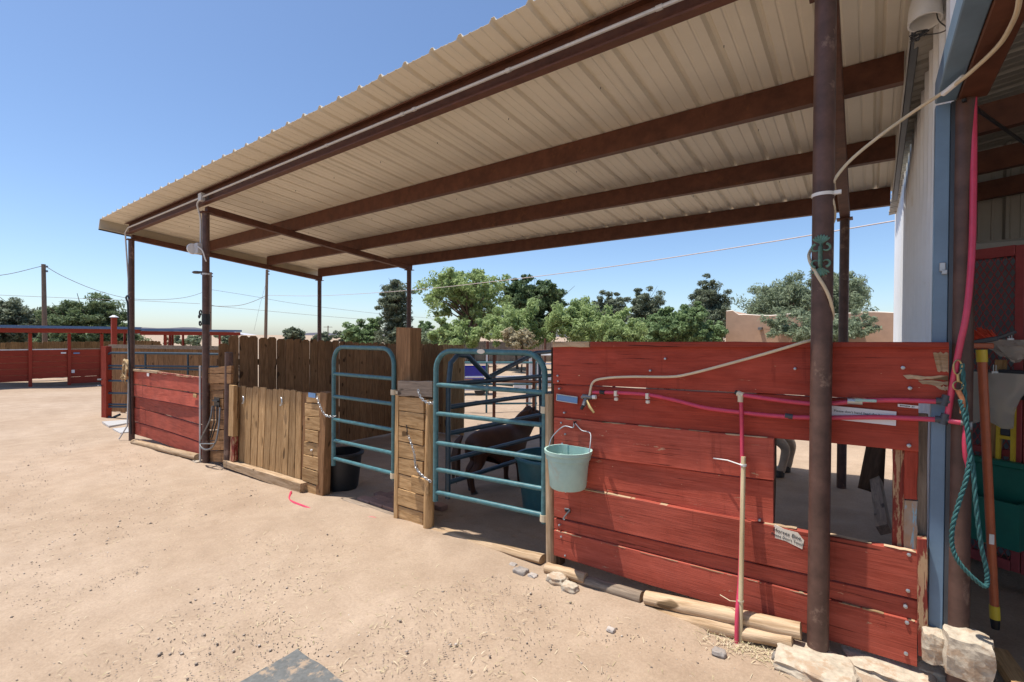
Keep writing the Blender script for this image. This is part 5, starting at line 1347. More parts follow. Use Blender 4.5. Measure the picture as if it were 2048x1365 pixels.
def concrete():
    c = ong(1912, 1300)
    c = V((0.33, 2.90, 0.20)); t = thing("concrete_footing", "broken concrete footing at the base of the brown barn post", "footing", V((c.x, c.y, 0)))
    def lump(nm, c, size, seed, mat, par, n=3, jit=0.16):
        bm = bmesh.new(); bmesh.ops.create_cube(bm, size=1)
        bmesh.ops.subdivide_edges(bm, edges=bm.edges, cuts=3 * n, use_grid_fill=True)
        for v in bm.verts:
            q = v.co.copy(); k = 1 - 0.20 * max(0, (abs(q.x) + abs(q.y) + abs(q.z) - 0.62))
            w = noise.noise_vector(q * 2.3 + V((seed * 3.1, 0, 0))) * jit * 0.42 + noise.noise_vector(q * 6.5 + V((0, seed * 2.7, 0))) * jit * 0.16
            v.co = q * k + w
        mb = MB(); mb.add([V((v.co.x * size[0], v.co.y * size[1], v.co.z * size[2])) + V(c) for v in bm.verts], [tuple(v.index for v in f.verts) for f in bm.faces]); bm.free()
        return mb.build(nm, mat, par)
    lump("concrete_block", c + V((0.03, 0, 0)), (0.17, 0.15, 0.20), 3, M_CONC, t)
    lump("concrete_chunk", c + V((-0.085, 0.02, -0.01)), (0.08, 0.11, 0.15), 9, M_CONC, t)
    mb = MB(); mb.tube([(0.325, 2.90, -0.12), (0.33, 2.91, 0.12)], 0.036, 14); mb.build("pipe_stub", M_POST, t, smooth=True)
    p = ong(1628, 1338); s = lump("concrete_slab", V((p.x, p.y, p.z + 0.012)), (0.34, 0.27, 0.085), 21, M_CONC, None, 3, 0.22)
    tag(s, "broken pale concrete slab at the foot of the near pipe post", "slab")
    p = ong(1770, 1345); s = lump("concrete_slab", V((p.x, p.y + 0.05, p.z + 0.0)), (0.36, 0.30, 0.07), 22, M_CONC, None, 3, 0.25)
    tag(s, "crumbling concrete slab under the right end of the red fence", "slab")
    for i, (px, py, sz, lb) in enumerate(((1042, 1149, 0.075, "largest grey rock by the corner of the threshold timber"), (1066, 1156, 0.05, "flat grey rock right of the largest rock near the timber"), (1026, 1134, 0.045, "small grey rock touching the end of the threshold timber"),
                                    (1115, 1166, 0.10, "chalky lump of concrete below the pale timber stub"), (1140, 1182, 0.085, "second chalky lump of concrete below the grey-brown timber"), (1438, 1310, 0.05, "grey stone lying left of the broken concrete slab"),
                                    (1560, 1322, 0.055, "rounded stone touching the broken concrete slab"), (395, 928, 0.10, "flat pale rock at the foot of the far pipe post"), (1222, 1263, 0.035, "lone grey pebble in front of the red fence timbers"),
                                    (1868, 1355, 0.09, "pale concrete rubble beside the barn footing"))):
        p = ong(px, py); s = lump("rock", V((p.x, p.y, p.z + sz * 0.22)), (sz * 1.3, sz, sz * 0.6), 40 + i, M_CONC if i in (3, 4, 7, 9) else M_ROCK, None, 2, 0.3); s.data.shade_smooth(); tag(s, lb, "rock")
    # board lying on the bay floor
    a, b = at(1995, 1305, z=0.05), at(2060, 1400, z=0.05)
    mb = MB(); mb.bar(a, b, 0.075, 0.045); tag(mb.build("loose_board", M_PINE, M=Matrix.Translation((a + b) / 2) @ frame_of(b - a, V((0, 0, 1)))), "reddish board end lying on the barn floor beside the footing", "board")
concrete()

# rubber mat and scraps of pipe on the sand
mb = MB(); z = gz(-2, 1) + 0.016
ring = [(-2.41, 1.34), (-2.38, 0.4), (-1.5, 0.42), (-1.53, 1.33)]
pts = []
for (x0, y0), (x1, y1) in zip(ring, ring[1:] + ring[:1]):
    for k in range(14): q = k / 14; pts.append((x0 + (x1 - x0) * q + R.uniform(-.006, .006), y0 + (y1 - y0) * q + R.uniform(-.006, .006)))
k = len(pts); mb.add([V((x, y, gz(x, y) + 0.016)) for x, y in pts] + [V((x, y, gz(x, y) - 0.02)) for x, y in pts], [tuple(range(k)), tuple(range(2 * k - 1, k - 1, -1))] + [(i, (i + 1) % k, k + (i + 1) % k, k + i) for i in range(k)])
tag(mb.build("rubber_mat", M_MAT), "dusty grey rubber mat lying in the foreground sand", "mat")
def gpt(px, py, h=0.008): p = ong(px, py); p.z += h; return p
tube_thing("pipe_scrap", "curved pink pipe half buried near the slat post", "pipe", [gpt(582, 990, 0.03), gpt(579, 1001), gpt(590, 1008), gpt(606, 1014), gpt(622, 1018, -0.004), gpt(640, 1022, -0.012)], 0.0125, M_PINK)
tube_thing("pipe_scrap", "pink pipe arc half buried in front of the pale slat column", "pipe", [gpt(722, 1042, -0.01), gpt(738, 1038), gpt(755, 1041), gpt(770, 1050, -0.002)], 0.0125, M_PINK)
for pts, lb in (([(204, 846), (258, 842), (262, 848), (218, 855)], "grey board lying on the sand left of the far corner post"), ([(225, 860), (256, 857), (258, 867), (240, 869)], "second smaller grey board at the foot of the far corner post")):
    mb = MB(); q = [ong(*p) for p in pts]; mb.add([p + V((0, 0, 0.03)) for p in q] + [p - V((0, 0, 0.01)) for p in q], [(0, 1, 2, 3), (7, 6, 5, 4), (0, 1, 5, 4), (1, 2, 6, 5), (2, 3, 7, 6), (3, 0, 4, 7)])
    tag(mb.build("flat_board", M_CONDUIT), lb, "board")
tube_thing("wire_loop", "thin black wire loop on the sand by the picket panel", "wire", [gpt(446, 929, 0.02), gpt(430, 934), gpt(416, 940), gpt(420, 944), gpt(440, 942), gpt(447, 938, .01)], 0.004, M_WIRE, 5)

# ------------------------------------------------------------------ far stalls on the left
def far_stalls():
    X = -26.7; t = thing("stall_row", "long red stall row with blue edged flat roof across the yard", "stable", (X, 6, -0.5))
    g = -0.52
    def P(px, z, x=X): p = at(px, 680, X=x); return V((x, p.y, z))
    ys = [at(q, 690, X=X).y for q in (-60, 60, 138, 215)]
    for q in (-25, 60, 138, 203, 262, 330):
        y = at(q, 690, X=X).y; mb = MB(); mb.box((X + 0.02, y, (g + 1.62) / 2 - 0.02), (0.10, 0.10, 1.62 - g)); mb.build("post", M_REDFAR, t)
    zs = [0.93, 0.62, 0.31, 0.0, -0.30]
    for y0, y1, low in ((ys[0], ys[1], -0.30), (ys[1], ys[2], -0.22), (ys[2], ys[3] + 0.6, -0.5)):
        n = 5
        for k in range(n):
            za = 0.93 - (0.93 - low) * k / n; zb_ = 0.93 - (0.93 - low) * (k + 1) / n
            plank("plank", V((X, y0 + 0.05, za - 0.004)), V((X, y1 - 0.05, za - 0.004)), V((X, y1 - 0.05, zb_ + 0.004)), V((X, y0 + 0.05, zb_ + 0.004)), 0.03, M_REDFAR, t, segs=2, jit=0.001, nrm=(1, 0, 0))
        mb = MB(); mb.box((X, (y0 + y1) / 2, 0.955), (0.05, y1 - y0 - 0.06, 0.04)); mb.build("cap_rail", M_PIPEW if low > -0.4 else M_GREYWOOD, t)
    y0, y1, ym = at(-70, 690, X=X).y, at(475, 690, X=X).y, at(275, 690, X=X).y
    for a, b_, zz in ((y0, ym, 1.86), (ym + 0.02, y1, 1.79)):
        mb = MB(); mb.box((X - 1.6, (a + b_) / 2, zz), (4.2, b_ - a, 0.10)); mb.build("roof", M_BLUEROOF, t)
        mb = MB(); mb.box((X + 0.30, (a + b_) / 2, zz - 0.15), (0.08, b_ - a, 0.17)); mb.build("fascia", M_REDFAR, t)
    for q in (275, 345, 368, 395, 430, 470):
        y = at(q, 690, X=X - 2).y; mb = MB(); mb.box((X - 2.0 - (q % 3), y, 0.6), (0.09, 0.09, 2.3)); mb.build("post", M_REDFAR, t)
    for q, zq, w, h, m in ((127, 0.80, 0.16, 0.06, M_PAPER), (153, 0.78, 0.2, 0.05, M_SIGNBLUE), (146, 0.02, 0.10, 0.13, M_PAPER)):
        p = at(q, 690, X=X + 0.04); mb = MB(); mb.box((X + 0.035, p.y, zq), (0.01, w, h)); mb.build("notice", m, t)
far_stalls()

def far_fence(name, label, a, b, zt, zb, w, mat, rail=True, n_max=300):
    a, b = V(a), V(b); d = b - a; L = d.length; d.normalize(); n = int(L / w)
    t = thing(name, label, "fence", ((a + b) / 2).to_tuple())
    proto = None
    nrm = d.cross(V((0, 0, 1)))
    if nrm.dot(CAM - a) < 0: nrm = -nrm
    for i in range(n):
        p = a + d * (i * w); z1 = zt + R.uniform(-0.03, 0.03)
        if proto is None or i % 6 == 0:
            o = picket("picket", V((p.x, p.y, zb)), V((p.x, p.y, zb)) + d * (w * 0.96), V((p.x, p.y, z1)), V((p.x, p.y, z1)) + d * (w * 0.96), 0.02, mat, t, ear=0.03); proto = o; pp = p
        else:
            o = proto.copy(); COL.objects.link(o)
            o.matrix_basis = Matrix.Translation(p - pp + V((0, 0, R.uniform(-.02, .02)))) @ proto.matrix_basis
    if rail:
        mb = MB(); mb.bar(V((a.x, a.y, zt - 0.2)) - nrm * 0.03, V((b.x, b.y, zt - 0.2)) - nrm * 0.03, 0.04, 0.09); mb.build("rail", mat, t)
    return t
# pickets beyond the far stalls, and behind the blue corral gate
far_fence("picket_fence", "distant brown picket fence standing behind the red stall row", V((-31, 2.0, 0)), V((-31, 9.4, 0)), 1.22, -0.5, 0.15, M_PINE)
a, b = at(222, 690, t=12.4), at(474, 690, t=11.6)
far_fence("picket_fence", "brown picket fence right behind the blue corral gate on the left", V((a.x, a.y, 0)), V((b.x, b.y, 0)), 1.30, -0.42, 0.15, M_CEDAR)
mb = MB(); mb.bar(V((a.x, a.y, 1.28)) + V((0.1, -0.06, 0)), V((b.x, b.y, 1.27)) + V((0.1, -0.06, 0)), 0.05, 0.09)
tag(mb.build("top_rail", M_GREYWOOD), "long pale weathered rail lying along the picket tops on the left", "rail")

def corral_gate():
    a, b = at(212, 690, t=11.5), at(478, 690, t=11.3); a.z = b.z = 0; d = b - a; w = d.length; d.normalize()
    t = thing("corral_gate", "dark blue six bar corral gate beyond the far red panel", "gate", a)
    P = lambda s, z: V((a.x, a.y, 0)) + d * s + V((0, 0, z))
    r = 0.14; pts = [P(w, 1.13), P(w / 2, 1.14), P(r, 1.14)] + [P(r - r * math.sin(q), 1.14 - r + r * math.cos(q)) for q in (0.4, 0.8, 1.2, 1.57)] + [P(0, 0.3), P(0, -0.25), P(0.03, -0.38), P(0.14, -0.43), P(0.35, -0.34)]
    mb = MB(); mb.tube(pts, 0.028, 9); mb.build("gate_frame", M_NAVY, t, smooth=True)
    for z in (0.83, 0.76, 0.47, 0.17, -0.10, -0.16):
        mb = MB(); mb.tube([P(0, z), P(w, z)], 0.024, 8); mb.build("bar", M_NAVY, t, smooth=True)
    for s in (w * 0.30, w * 0.62):
        mb = MB(); mb.tube([P(s, 1.12), P(s, -0.38)], 0.022, 8); mb.build("upright", M_NAVY, t, smooth=True)
    p = at(204, 830, t=11.45); q = thing("gate_post", "red square post at the left end of the blue corral gate", "post", (p.x, p.y, gz(p.x, p.y)))
    plank("post_shaft", V((p.x - 0.06, p.y, 1.30)), V((p.x + 0.08, p.y + 0.06, 1.30)), V((p.x + 0.08, p.y + 0.06, -0.55)), V((p.x - 0.06, p.y, -0.55)), 0.13, M_RED, q, along='z')
    for z in (0.5, 0.35): mb = MB(); mb.tube([V((p.x - 0.02, p.y - 0.0, z)), V((p.x - 0.09, p.y - 0.06, z))], 0.018, 8); mb.build("hinge_pin", M_GREYMET, q, smooth=True)
    p = at(228, 690, t=15.0); q = thing("cap_post", "tall dark red post with small white cap by the corral gate", "post", (p.x, p.y, -0.45))
    mb = MB(); mb.box((p.x, p.y, 0.83), (0.13, 0.13, 2.6)); mb.build("post_shaft", M_REDFAR, q, bevel=0.01)
    mb = MB(); mb.lathe((p.x, p.y, 2.13), [(0.12, -0.02), (0.12, 0.0), (0.03, 0.055), (0.0001, 0.06)], 4); mb.build("cap", M_PIPEW, q)
corral_gate()
# pale shed roof far behind the stalls
def shed():
    c = at(45, 690, t=46); t = thing("far_shed", "long low pale roofed shed beyond the red stalls", "shed", (c.x, c.y, -0.5))
    a, b = at(-80, 676, t=46), at(128, 690, t=48)
    mb = MB(); mb.bar(a, b, 5.0, 0.25); mb.build("roof", M_PIPEW, t)
    mb = MB(); mb.box(((a.x + b.x) / 2, (a.y + b.y) / 2, -0.1), (3.0, 6.5, 1.0)); mb.build("wall", M_STUCCO, t)
shed()

# ------------------------------------------------------------------ utility poles and wires
def upole(name, label, px, top, base_px, t_, r=0.14, arm=False):
    a = at(px, top, t=t_); b = at(base_px, 700, t=t_); b.z = gz(b.x, b.y) - 0.3
    t = thing(name, label, "utility pole", (b.x, b.y, gz(b.x, b.y))); mb = MB(); mb.tube([b, a.lerp(b, 0.5), a], [r * 1.2, r * 1.05, r * 0.9], 12)
    mb.build("pole_shaft", M_POLE, t, smooth=True, M=Matrix.Translation((a + b) / 2) @ frame_of(a - b, V((0, 1, 0))))
    if arm:
        mb = MB(); mb.bar(a + V((-0.8, -0.6, -0.3)), a + V((0.8, 0.6, -0.3)), 0.08, 0.1); mb.build("cross_arm", M_POLE, t)
    mb = MB()
    for z in (-0.12, -0.35): mb.lathe(a + V((0.1, 0.1, z)), [(0.0001, 0.06), (0.05, 0.05), (0.06, -0.03), (0.0001, -0.05)], 8)
    mb.build("insulators", M_GREYMET, t, smooth=True)
    return a
pa = upole("utility_pole", "thick brown utility pole standing among the pines at far left", 87, 529, 91, 24, 0.095)
pb = upole("utility_pole", "slim leaning utility pole seen through the left end of the shelter", 534, 540, 530, 38, 0.11)
upole("utility_pole", "utility pole mostly hidden behind the far pipe post", 421, 545, 419, 40, 0.12)
upole("utility_pole", "tiny distant utility pole above the picket wall", 656, 652, 656, 110, 0.12, True)
def wire(label, pts, r=0.011, mat=None, name="overhead_wire"):
    mb = MB(); mb.tube(spline(pts, 6), r, 5); return tag(mb.build(name, mat or M_WIREFAR, smooth=True), label, "wire")
wire("overhead wire rising from the left edge to the thick brown pole", [at(-40, 556, t=21), at(20, 548, t=22.5), at(70, 536, t=23.8), at(82, 533, t=24), at(87, 531, t=24)], 0.014)
wire("overhead wire sagging from the thick brown pole past the far posts", [at(89, 532, t=24), at(130, 555, t=26), at(190, 580, t=29), at(250, 596, t=32), at(300, 600, t=34), at(350, 598, t=36), at(385, 592, t=38), at(419, 580, t=40)], 0.015)
wire("low overhead wire crossing behind the pines on the left", [at(-40, 589, t=36), at(80, 594, t=36), at(200, 599, t=37), at(300, 603, t=38), at(400, 608, t=39)], 0.014)
wire("overhead wire dipping between the hidden pole and the slim pole", [at(421, 611, t=40), at(440, 613, t=39.6), at(480, 611, t=39), at(510, 602, t=38.5), at(533, 591, t=38)], 0.02)
wire("upper wire slanting down to the tall pine", [at(424, 580, t=40), at(500, 592, t=42), at(600, 609, t=46), at(760, 628, t=52), at(900, 640, t=58)], 0.013)
wire("lower wire slanting down towards the tall pine", [at(421, 612, t=40), at(520, 621, t=42), at(640, 632, t=46), at(800, 645, t=52)], 0.013)
wire("pale twisted service wire rising across the view to the barn", [at(536, 591, t=38), at(640, 592, t=33), at(820, 581, t=26), at(1000, 562, t=20), at(1200, 537, t=15.5), at(1500, 491, t=11.5), at(1790, 442, t=9.0)], 0.0135, plain("pale_service_cable", (0.46, 0.38, 0.35), 0.6, 0, 0.15, 20))
wire("thin guy wires beside the slim utility pole", [at(534, 560, t=38), at(520, 610, t=37.6), at(508, 662, t=37)], 0.008)

# ------------------------------------------------------------------ adobe house
def adobe():
    t = thing("adobe_house", "flat roofed tan stucco house behind the red fence at right", "house", at(1620, 690, t=34))
    Y = 34.0
    def P(px, py, y=Y): return at(px, py, Y=y)
    a, b = P(1452, 632), P(1800, 626); zt = (a.z + b.z) / 2
    xl, xr = a.x, b.x + 6
    mb = MB(); n = 40; prof = []
    for i in range(n + 1):
        x = xl + (xr - xl) * i / n; prof.append(V((x, Y, zt + 0.05 * math.sin(i * 0.7) + (0.3 if i < 2 else 0.0))))
    vs = []; 
    for p in prof: vs += [V((p.x, Y, -0.6)), p, V((p.x, Y + 9, p.z)), V((p.x, Y + 9, -0.6))]
    fs = []
    for i in range(n):
        for k in range(3): fs.append((i * 4 + k, i * 4 + 4 + k, i * 4 + 5 + k, i * 4 + 1 + k))
    fs += [(0, 1, 2, 3), (n * 4 + 3, n * 4 + 2, n * 4 + 1, n * 4)]
    mb.add(vs, fs); mb.build("wall", M_STUCCO, t)
    mb = MB(); mb.tube([p + V((0, 0.15, 0.02)) for p in prof], 0.045, 6); mb.build("parapet_cap", M_CREAMSIGN, t)
    for px in (1522, 1640, 1720):
        c = P(px, 658); mb = MB(); mb.bar(V((c.x, Y - 0.5, c.z)), V((c.x, Y + 0.3, c.z + 0.05)), 0.2, 0.16); mb.build("roof_drain", M_GREYMET, t)
adobe()

# ------------------------------------------------------------------ corral beyond the stalls
def pipe_panel(label, a, b, zs, ups, r, mat, group):
    a, b = V(a), V(b); t = thing("corral_fence", label, "fence panel", ((a + b) / 2).to_tuple(), group)
    for z in zs:
        mb = MB(); mb.tube([V((a.x, a.y, z)), V((b.x, b.y, z))], r, 7); mb.build("bar", mat, t, smooth=True)
    for k in ups:
        p = a.lerp(b, k); mb = MB(); mb.tube([V((p.x, p.y, zs[0])), V((p.x, p.y, gz(p.x, p.y)))], r, 7); mb.build("upright", mat, t, smooth=True)
def B(px, t_): p = at(px, 700, t=t_); p.z = 0; return p
G = "pipe panels of the far corral"
pipe_panel("pale tube corral panel left of centre in the far paddock", B(925, 15), B(1062, 15.5), (1.12, 0.72, 0.3, -0.1), (0, 0.35, 1), 0.028, M_PIPEW, G)
pipe_panel("pale tube corral panel at right end of the far paddock", B(1060, 13), B(1180, 13), (1.10, 0.85, 0.55, 0.3, 0.0), (0, 0.5, 1), 0.028, M_PIPEW, G)
pipe_panel("brown rail panel crossing just behind the shelter's back row", B(930, 10.5), B(1180, 10.2), (1.28, 0.62), (0.24, 0.56, 1), 0.035, M_RUST, G)
pipe_panel("dark teal tube panel standing in the middle of the paddock", B(925, 12.2), B(1075, 12.4), (0.92, 0.36, -0.14), (0.02, 0.32, 0.98), 0.026, M_TEAL, G)
for px, t_, h, lb in ((975, 17, 1.42, "reddish wooden post behind the gate in the far paddock"), (990, 16, 1.1, "second reddish post beside the first in the far paddock"), (1056, 13.5, 1.15, "brown corral post right of the gate in the far paddock"), (1090, 24, 1.5, "short brown post peeking left of the red fence cap")):
    p = B(px, t_); mb = MB(); mb.tube([V((p.x, p.y, -0.5)), V((p.x, p.y, h))], 0.055, 10); tag(mb.build("corral_post", M_RUST, smooth=True), lb, "post", "posts of the far corral")
a, b = B(850, 40), B(1900, 44)
far_fence("privacy_fence", "long grey-brown privacy fence along the back of the far paddock", a, b, 1.15, -0.6, 0.17, M_GREYWOOD)
def feeder():
    p = at(942, 775, t=17); p.z = gz(p.x, p.y); t = thing("feed_cart", "royal blue plastic feed cart in the far paddock", "cart", p)
    F2 = frame_of(RIGHT, V((0, 0, 1))).to_3x3(); mb = MB()
    q = [(-0.6, 0.5), (0.45, 0.5), (0.62, 1.0), (-0.7, 1.0)]; vs = []
    for s in (-0.4, 0.4): vs += [p + F2 @ V((x, s, z)) for x, z in q]
    mb.add(vs, [(0, 1, 2, 3), (7, 6, 5, 4), (0, 4, 5, 1), (1, 5, 6, 2), (3, 7, 4, 0)]); mb.build("cart_body", M_ROYAL, t)
    mb = MB(); mb.box(p + V((0, 0, 0.42)), (1.0, 0.7, 0.06), M=F2); mb.tube([p + F2 @ V((0.5, 0, 0.4)), p + F2 @ V((1.5, 0, 0.3))], 0.03, 7); mb.build("cart_frame", M_BLACKMET, t)
    for x in (-0.4, 0.35):
        mb = MB(); c = p + F2 @ V((x, -0.42, 0.2)); mb.lathe((0, 0, 0), [(0.0001, 0.05), (0.15, 0.05), (0.2, 0.03), (0.2, -0.03), (0.15, -0.05), (0.0001, -0.05)], 16); mb.v = [c + F2 @ V((v.x, v.z, v.y)) for v in mb.v]; mb.build("wheel", M_TUBBLACK, t, smooth=True)
    p = at(1090, 782, t=19); p.z = gz(p.x, p.y); mb = MB()
    t = thing("white_crate", "pale boxes stacked behind pipe panels in the far paddock", "crate", p)
    for x, z, w in ((0, 0.3, 0.8), (-0.9, 0.25, 0.7), (-0.3, 0.75, 0.6)): mb = MB(); mb.box(p + F2 @ V((x, 0, z)), (w, 0.5, 0.45), M=F2); mb.build("box", M_PIPEW, t, bevel=0.02)
feeder()
# old timbers leaning in the corner seen through the window gap
def lean(label, p0, p1, w, th, Y0, Y1, mat=M_DARKWOOD):
    a, b = at(*p0, Y=Y0), at(*p1, Y=Y1); mb = MB(); mb.bar(a, b, w, th, up=(0, 1, 0)); tag(mb.build("old_timber", mat, M=Matrix.Translation((a + b) / 2) @ frame_of(b - a, V((0, -1, 0)))), label, "timber")
lean("dark upright timber leaning in the stall corner behind the window gap", (1752, 985), (1758, 880), 0.10, 0.08, 5.2, 5.4)
lean("slanted dark plank beside the leaning timber in the stall corner", (1733, 980), (1752, 880), 0.12, 0.03, 5.0, 5.3)
lean("round pole lying on the stall floor behind the window gap", (1768, 1060), (1752, 960), 0.07, 0.06, 4.0, 5.1, M_GREYWOOD)

# ------------------------------------------------------------------ trees
def leaf_cloud(name, blobs, per, size, mat, parent, origin, aspect=0.5, droop=0.0, shell=0.45):
    """blobs: list of (centre, radius vector); leaves spread through each blob, thicker towards its skin"""
    C = []; N = []
    for c, r, k in blobs:
        n = max(6, int(per * 1.7 * k)); d = NR.normal(size=(n, 3)); d /= np.linalg.norm(d, axis=1)[:, None]
        u = NR.uniform(0, 1, n) ** shell
        C.append(np.array(c) + d * u[:, None] * np.array(r)); N.append(d)
    C = np.concatenate(C); N = np.concatenate(N); n = len(C)
    nr = N * 0.8 + NR.normal(size=(n, 3)) * 0.7 + np.array([0, 0, 0.35]); nr /= np.linalg.norm(nr, axis=1)[:, None]
    t = NR.normal(size=(n, 3)) + np.array([0, 0, -droop]); t -= nr * (t * nr).sum(1)[:, None]; t /= np.linalg.norm(t, axis=1)[:, None]
    b = np.cross(nr, t); s = size * 0.76 * NR.uniform(0.55, 1.35, n)[:, None]
    t *= s; b *= s * aspect
    fold = nr * s * 0.16
    vs = np.stack([C - t, C + b + fold, C + t, C - b + fold], 1).reshape(-1, 3) - np.array(origin)
    q = np.arange(n * 4).reshape(n, 4)
    o = bpy.data.objects.new(name, np_mesh(name, vs, q, mat)); return _link(o, parent, Matrix.Translation(V(origin)))

LM = {
 'lime': leafmat("lime_leaf", (0.237, 0.315, 0.121), (0.428, 0.533, 0.234), 0.45),
 'green': leafmat("green_leaf", (0.136, 0.204, 0.086), (0.268, 0.368, 0.168), 0.42),
 'dark': leafmat("deep_green_leaf", (0.078, 0.121, 0.056), (0.163, 0.231, 0.106), 0.38),
 'pine': leafmat("pine_needles", (0.111, 0.140, 0.087), (0.238, 0.269, 0.179), 0.3),
 'pinegreen': leafmat("bright_pine_needles", (0.101, 0.151, 0.070), (0.221, 0.279, 0.138), 0.32),
 'olive': leafmat("willow_leaf", (0.180, 0.227, 0.138), (0.335, 0.394, 0.257), 0.42),
 'dry': leafmat("dry_tan_leaf", (0.348, 0.295, 0.180), (0.509, 0.456, 0.298), 0.35),
}
M_BARK = wood("grey_brown_bark", (0.065, 0.045, 0.032), (0.14, 0.105, 0.08), 0.9, 10, knots=False, bump=0.8)

def tree(label, box, t_, kind, leaf, seed, nblob=16, per=260, size=0.16, trunk_px=None, aspect=0.5, droop=0.0, trunk_r=0.16, shape='round', depth=0.8, group=None, name="tree", br=0.24, extra=None, shell=0.45, splits=1):
    rr = random.Random(seed); x0, y0, x1, y1 = box; cx = (x0 + x1) / 2; tx = trunk_px or cx
    foot = at(tx, 690, t=t_); foot.z = gz(foot.x, foot.y)
    t = thing(name, label, "tree" if name.endswith("tree") or name.endswith("pine") else "bush", foot, group)
    W = (at(x1, 640, t=t_) - at(x0, 640, t=t_)).length; H = at(cx, y0, t=t_).z - at(cx, y1, t=t_).z
    ctr = at(cx, (y0 + y1) / 2, t=t_); blobs = []; tries = 0
    while len(blobs) < nblob and tries < 4000:
        tries += 1
        u, v, w = rr.uniform(-1, 1), rr.uniform(-1, 1), rr.uniform(-1, 1)
        if shape == 'round': lim = u * u + v * v + w * w <= 1
        elif shape == 'dome': lim = u * u + (0.5 + v / 2) ** 2 + w * w <= 1
        elif shape == 'cone': lim = u * u + w * w <= (0.98 * (1 - (v + 1) / 2) ** 0.7 + 0.10) ** 2
        elif shape == 'column': lim = u * u + w * w <= (0.72 - 0.25 * v + 0.18 * math.sin(5 * v)) ** 2
        elif shape == 'vase': lim = u * u + w * w <= (0.35 + 0.65 * min(1, (v + 1.0))) ** 2 and u * u + v * v <= 1.25
        else: lim = True
        if not lim: continue
        if shape in ('round', 'dome') and rr.random() < 0.35 and u * u + v * v + w * w < 0.35: continue
        r = br * min(W, H * 1.5) * rr.uniform(0.55, 1.1)
        p = ctr + RIGHT * (u * (W / 2 - r * 0.7)) + V((0, 0, v * (H / 2 - r * 0.5))) + _f0 * (w * W * 0.5 * depth)
        p.z = max(p.z, gz(p.x, p.y) + r * 0.5)
        blobs.append((p, r))
    # trunk and limbs
    mb = MB(); top = ctr + V((0, 0, -H * 0.12)); 
    tips = sorted(blobs, key=lambda q: q[0].z)
    trunks = []
    for s in range(splits):
        tp = top + RIGHT * ((s - (splits - 1) / 2) * W * 0.28)
        fo = foot + RIGHT * ((s - (splits - 1) / 2) * trunk_r * 2.0)
        mid = fo.lerp(tp, 0.5) + RIGHT * rr.uniform(-.15, .15) + V((0, 0, 0.1)); trunks.append((fo, mid, tp))
        mb.tube(spline([fo - V((0, 0, 0.3)), mid, tp], 4), [trunk_r * (1.1 - 0.7 * k / 8) for k in range(9)], 8)
    for i, (p, r) in enumerate(blobs):
        fo, mid, tp = trunks[i % splits]
        k = min(0.95, max(0.25, (p.z - foot.z) / max(0.1, tp.z - foot.z) * 0.62)); st = fo.lerp(mid, k * 2) if k < 0.5 else mid.lerp(tp, k * 2 - 1)
        m_ = st.lerp(p, 0.55) + V((rr.uniform(-1, 1), rr.uniform(-1, 1), rr.uniform(-.2, .8))) * r * 0.3
        mb.tube(spline([st, m_, p], 3), [trunk_r * 0.42 * (1 - 0.12 * q) for q in range(7)], 5)
        for _ in range(3):
            e = p + V((rr.uniform(-1, 1), rr.uniform(-1, 1), rr.uniform(-.5, 1))) * r * 0.9
            mb.tube([p.lerp(m_, 0.3), e], [trunk_r * 0.13, trunk_r * 0.05], 4)
    mb.build("trunk", M_BARK, t, smooth=True)
    # each blob is broken into smaller tufts so that the outline frays and gaps show
    tufts = []
    for p, r in blobs:
        for _ in range(7):
            d = V((rr.gauss(0, 1), rr.gauss(0, 1), rr.gauss(0, 1))).normalized(); q = p + d * r * rr.uniform(0.35, 1.0); rad = r * rr.uniform(0.28, 0.5)
            tufts.append((tuple(q), (rad, rad, rad * (0.62 + droop * 0.5)), rr.uniform(0.6, 1.2)))
    leaf_cloud("crown", tufts, per / 7, size, LM[leaf], t, tuple(ctr), aspect, droop, shell)
    return t
# left
tree("dark spreading pine at the far left edge", (-50, 594, 100, 690), 44, 0, 'pine', 1, 40, 420, 0.24, aspect=0.28, shape='dome', name="pine_tree", br=0.2, trunk_r=0.3)
tree("big rounded bright pine behind the red stalls", (94, 584, 262, 712), 42, 0, 'pinegreen', 2, 90, 420, 0.24, aspect=0.28, shape='dome', name="pine_tree", br=0.19, trunk_r=0.35)
tree("low dark tree behind the left pine", (-30, 650, 120, 692), 50, 0, 'dark', 3, 12, 300, 0.26, shape='round', name="low_tree", br=0.3)
tree("bare pale brown shrub above the far picket fence", (325, 650, 350, 692), 60, 0, 'dry', 4, 6, 160, 0.2, shape='cone', name="dry_shrub", trunk_r=0.06)
tree("pale green shrub row left of the far pipe post", (355, 668, 402, 694), 40, 0, 'olive', 5, 8, 260, 0.16, name="shrub", trunk_r=0.05, br=0.3)
tree("pale green shrub right of the far pipe post", (420, 664, 470, 694), 42, 0, 'olive', 6, 8, 260, 0.16, name="shrub", trunk_r=0.05, br=0.3)
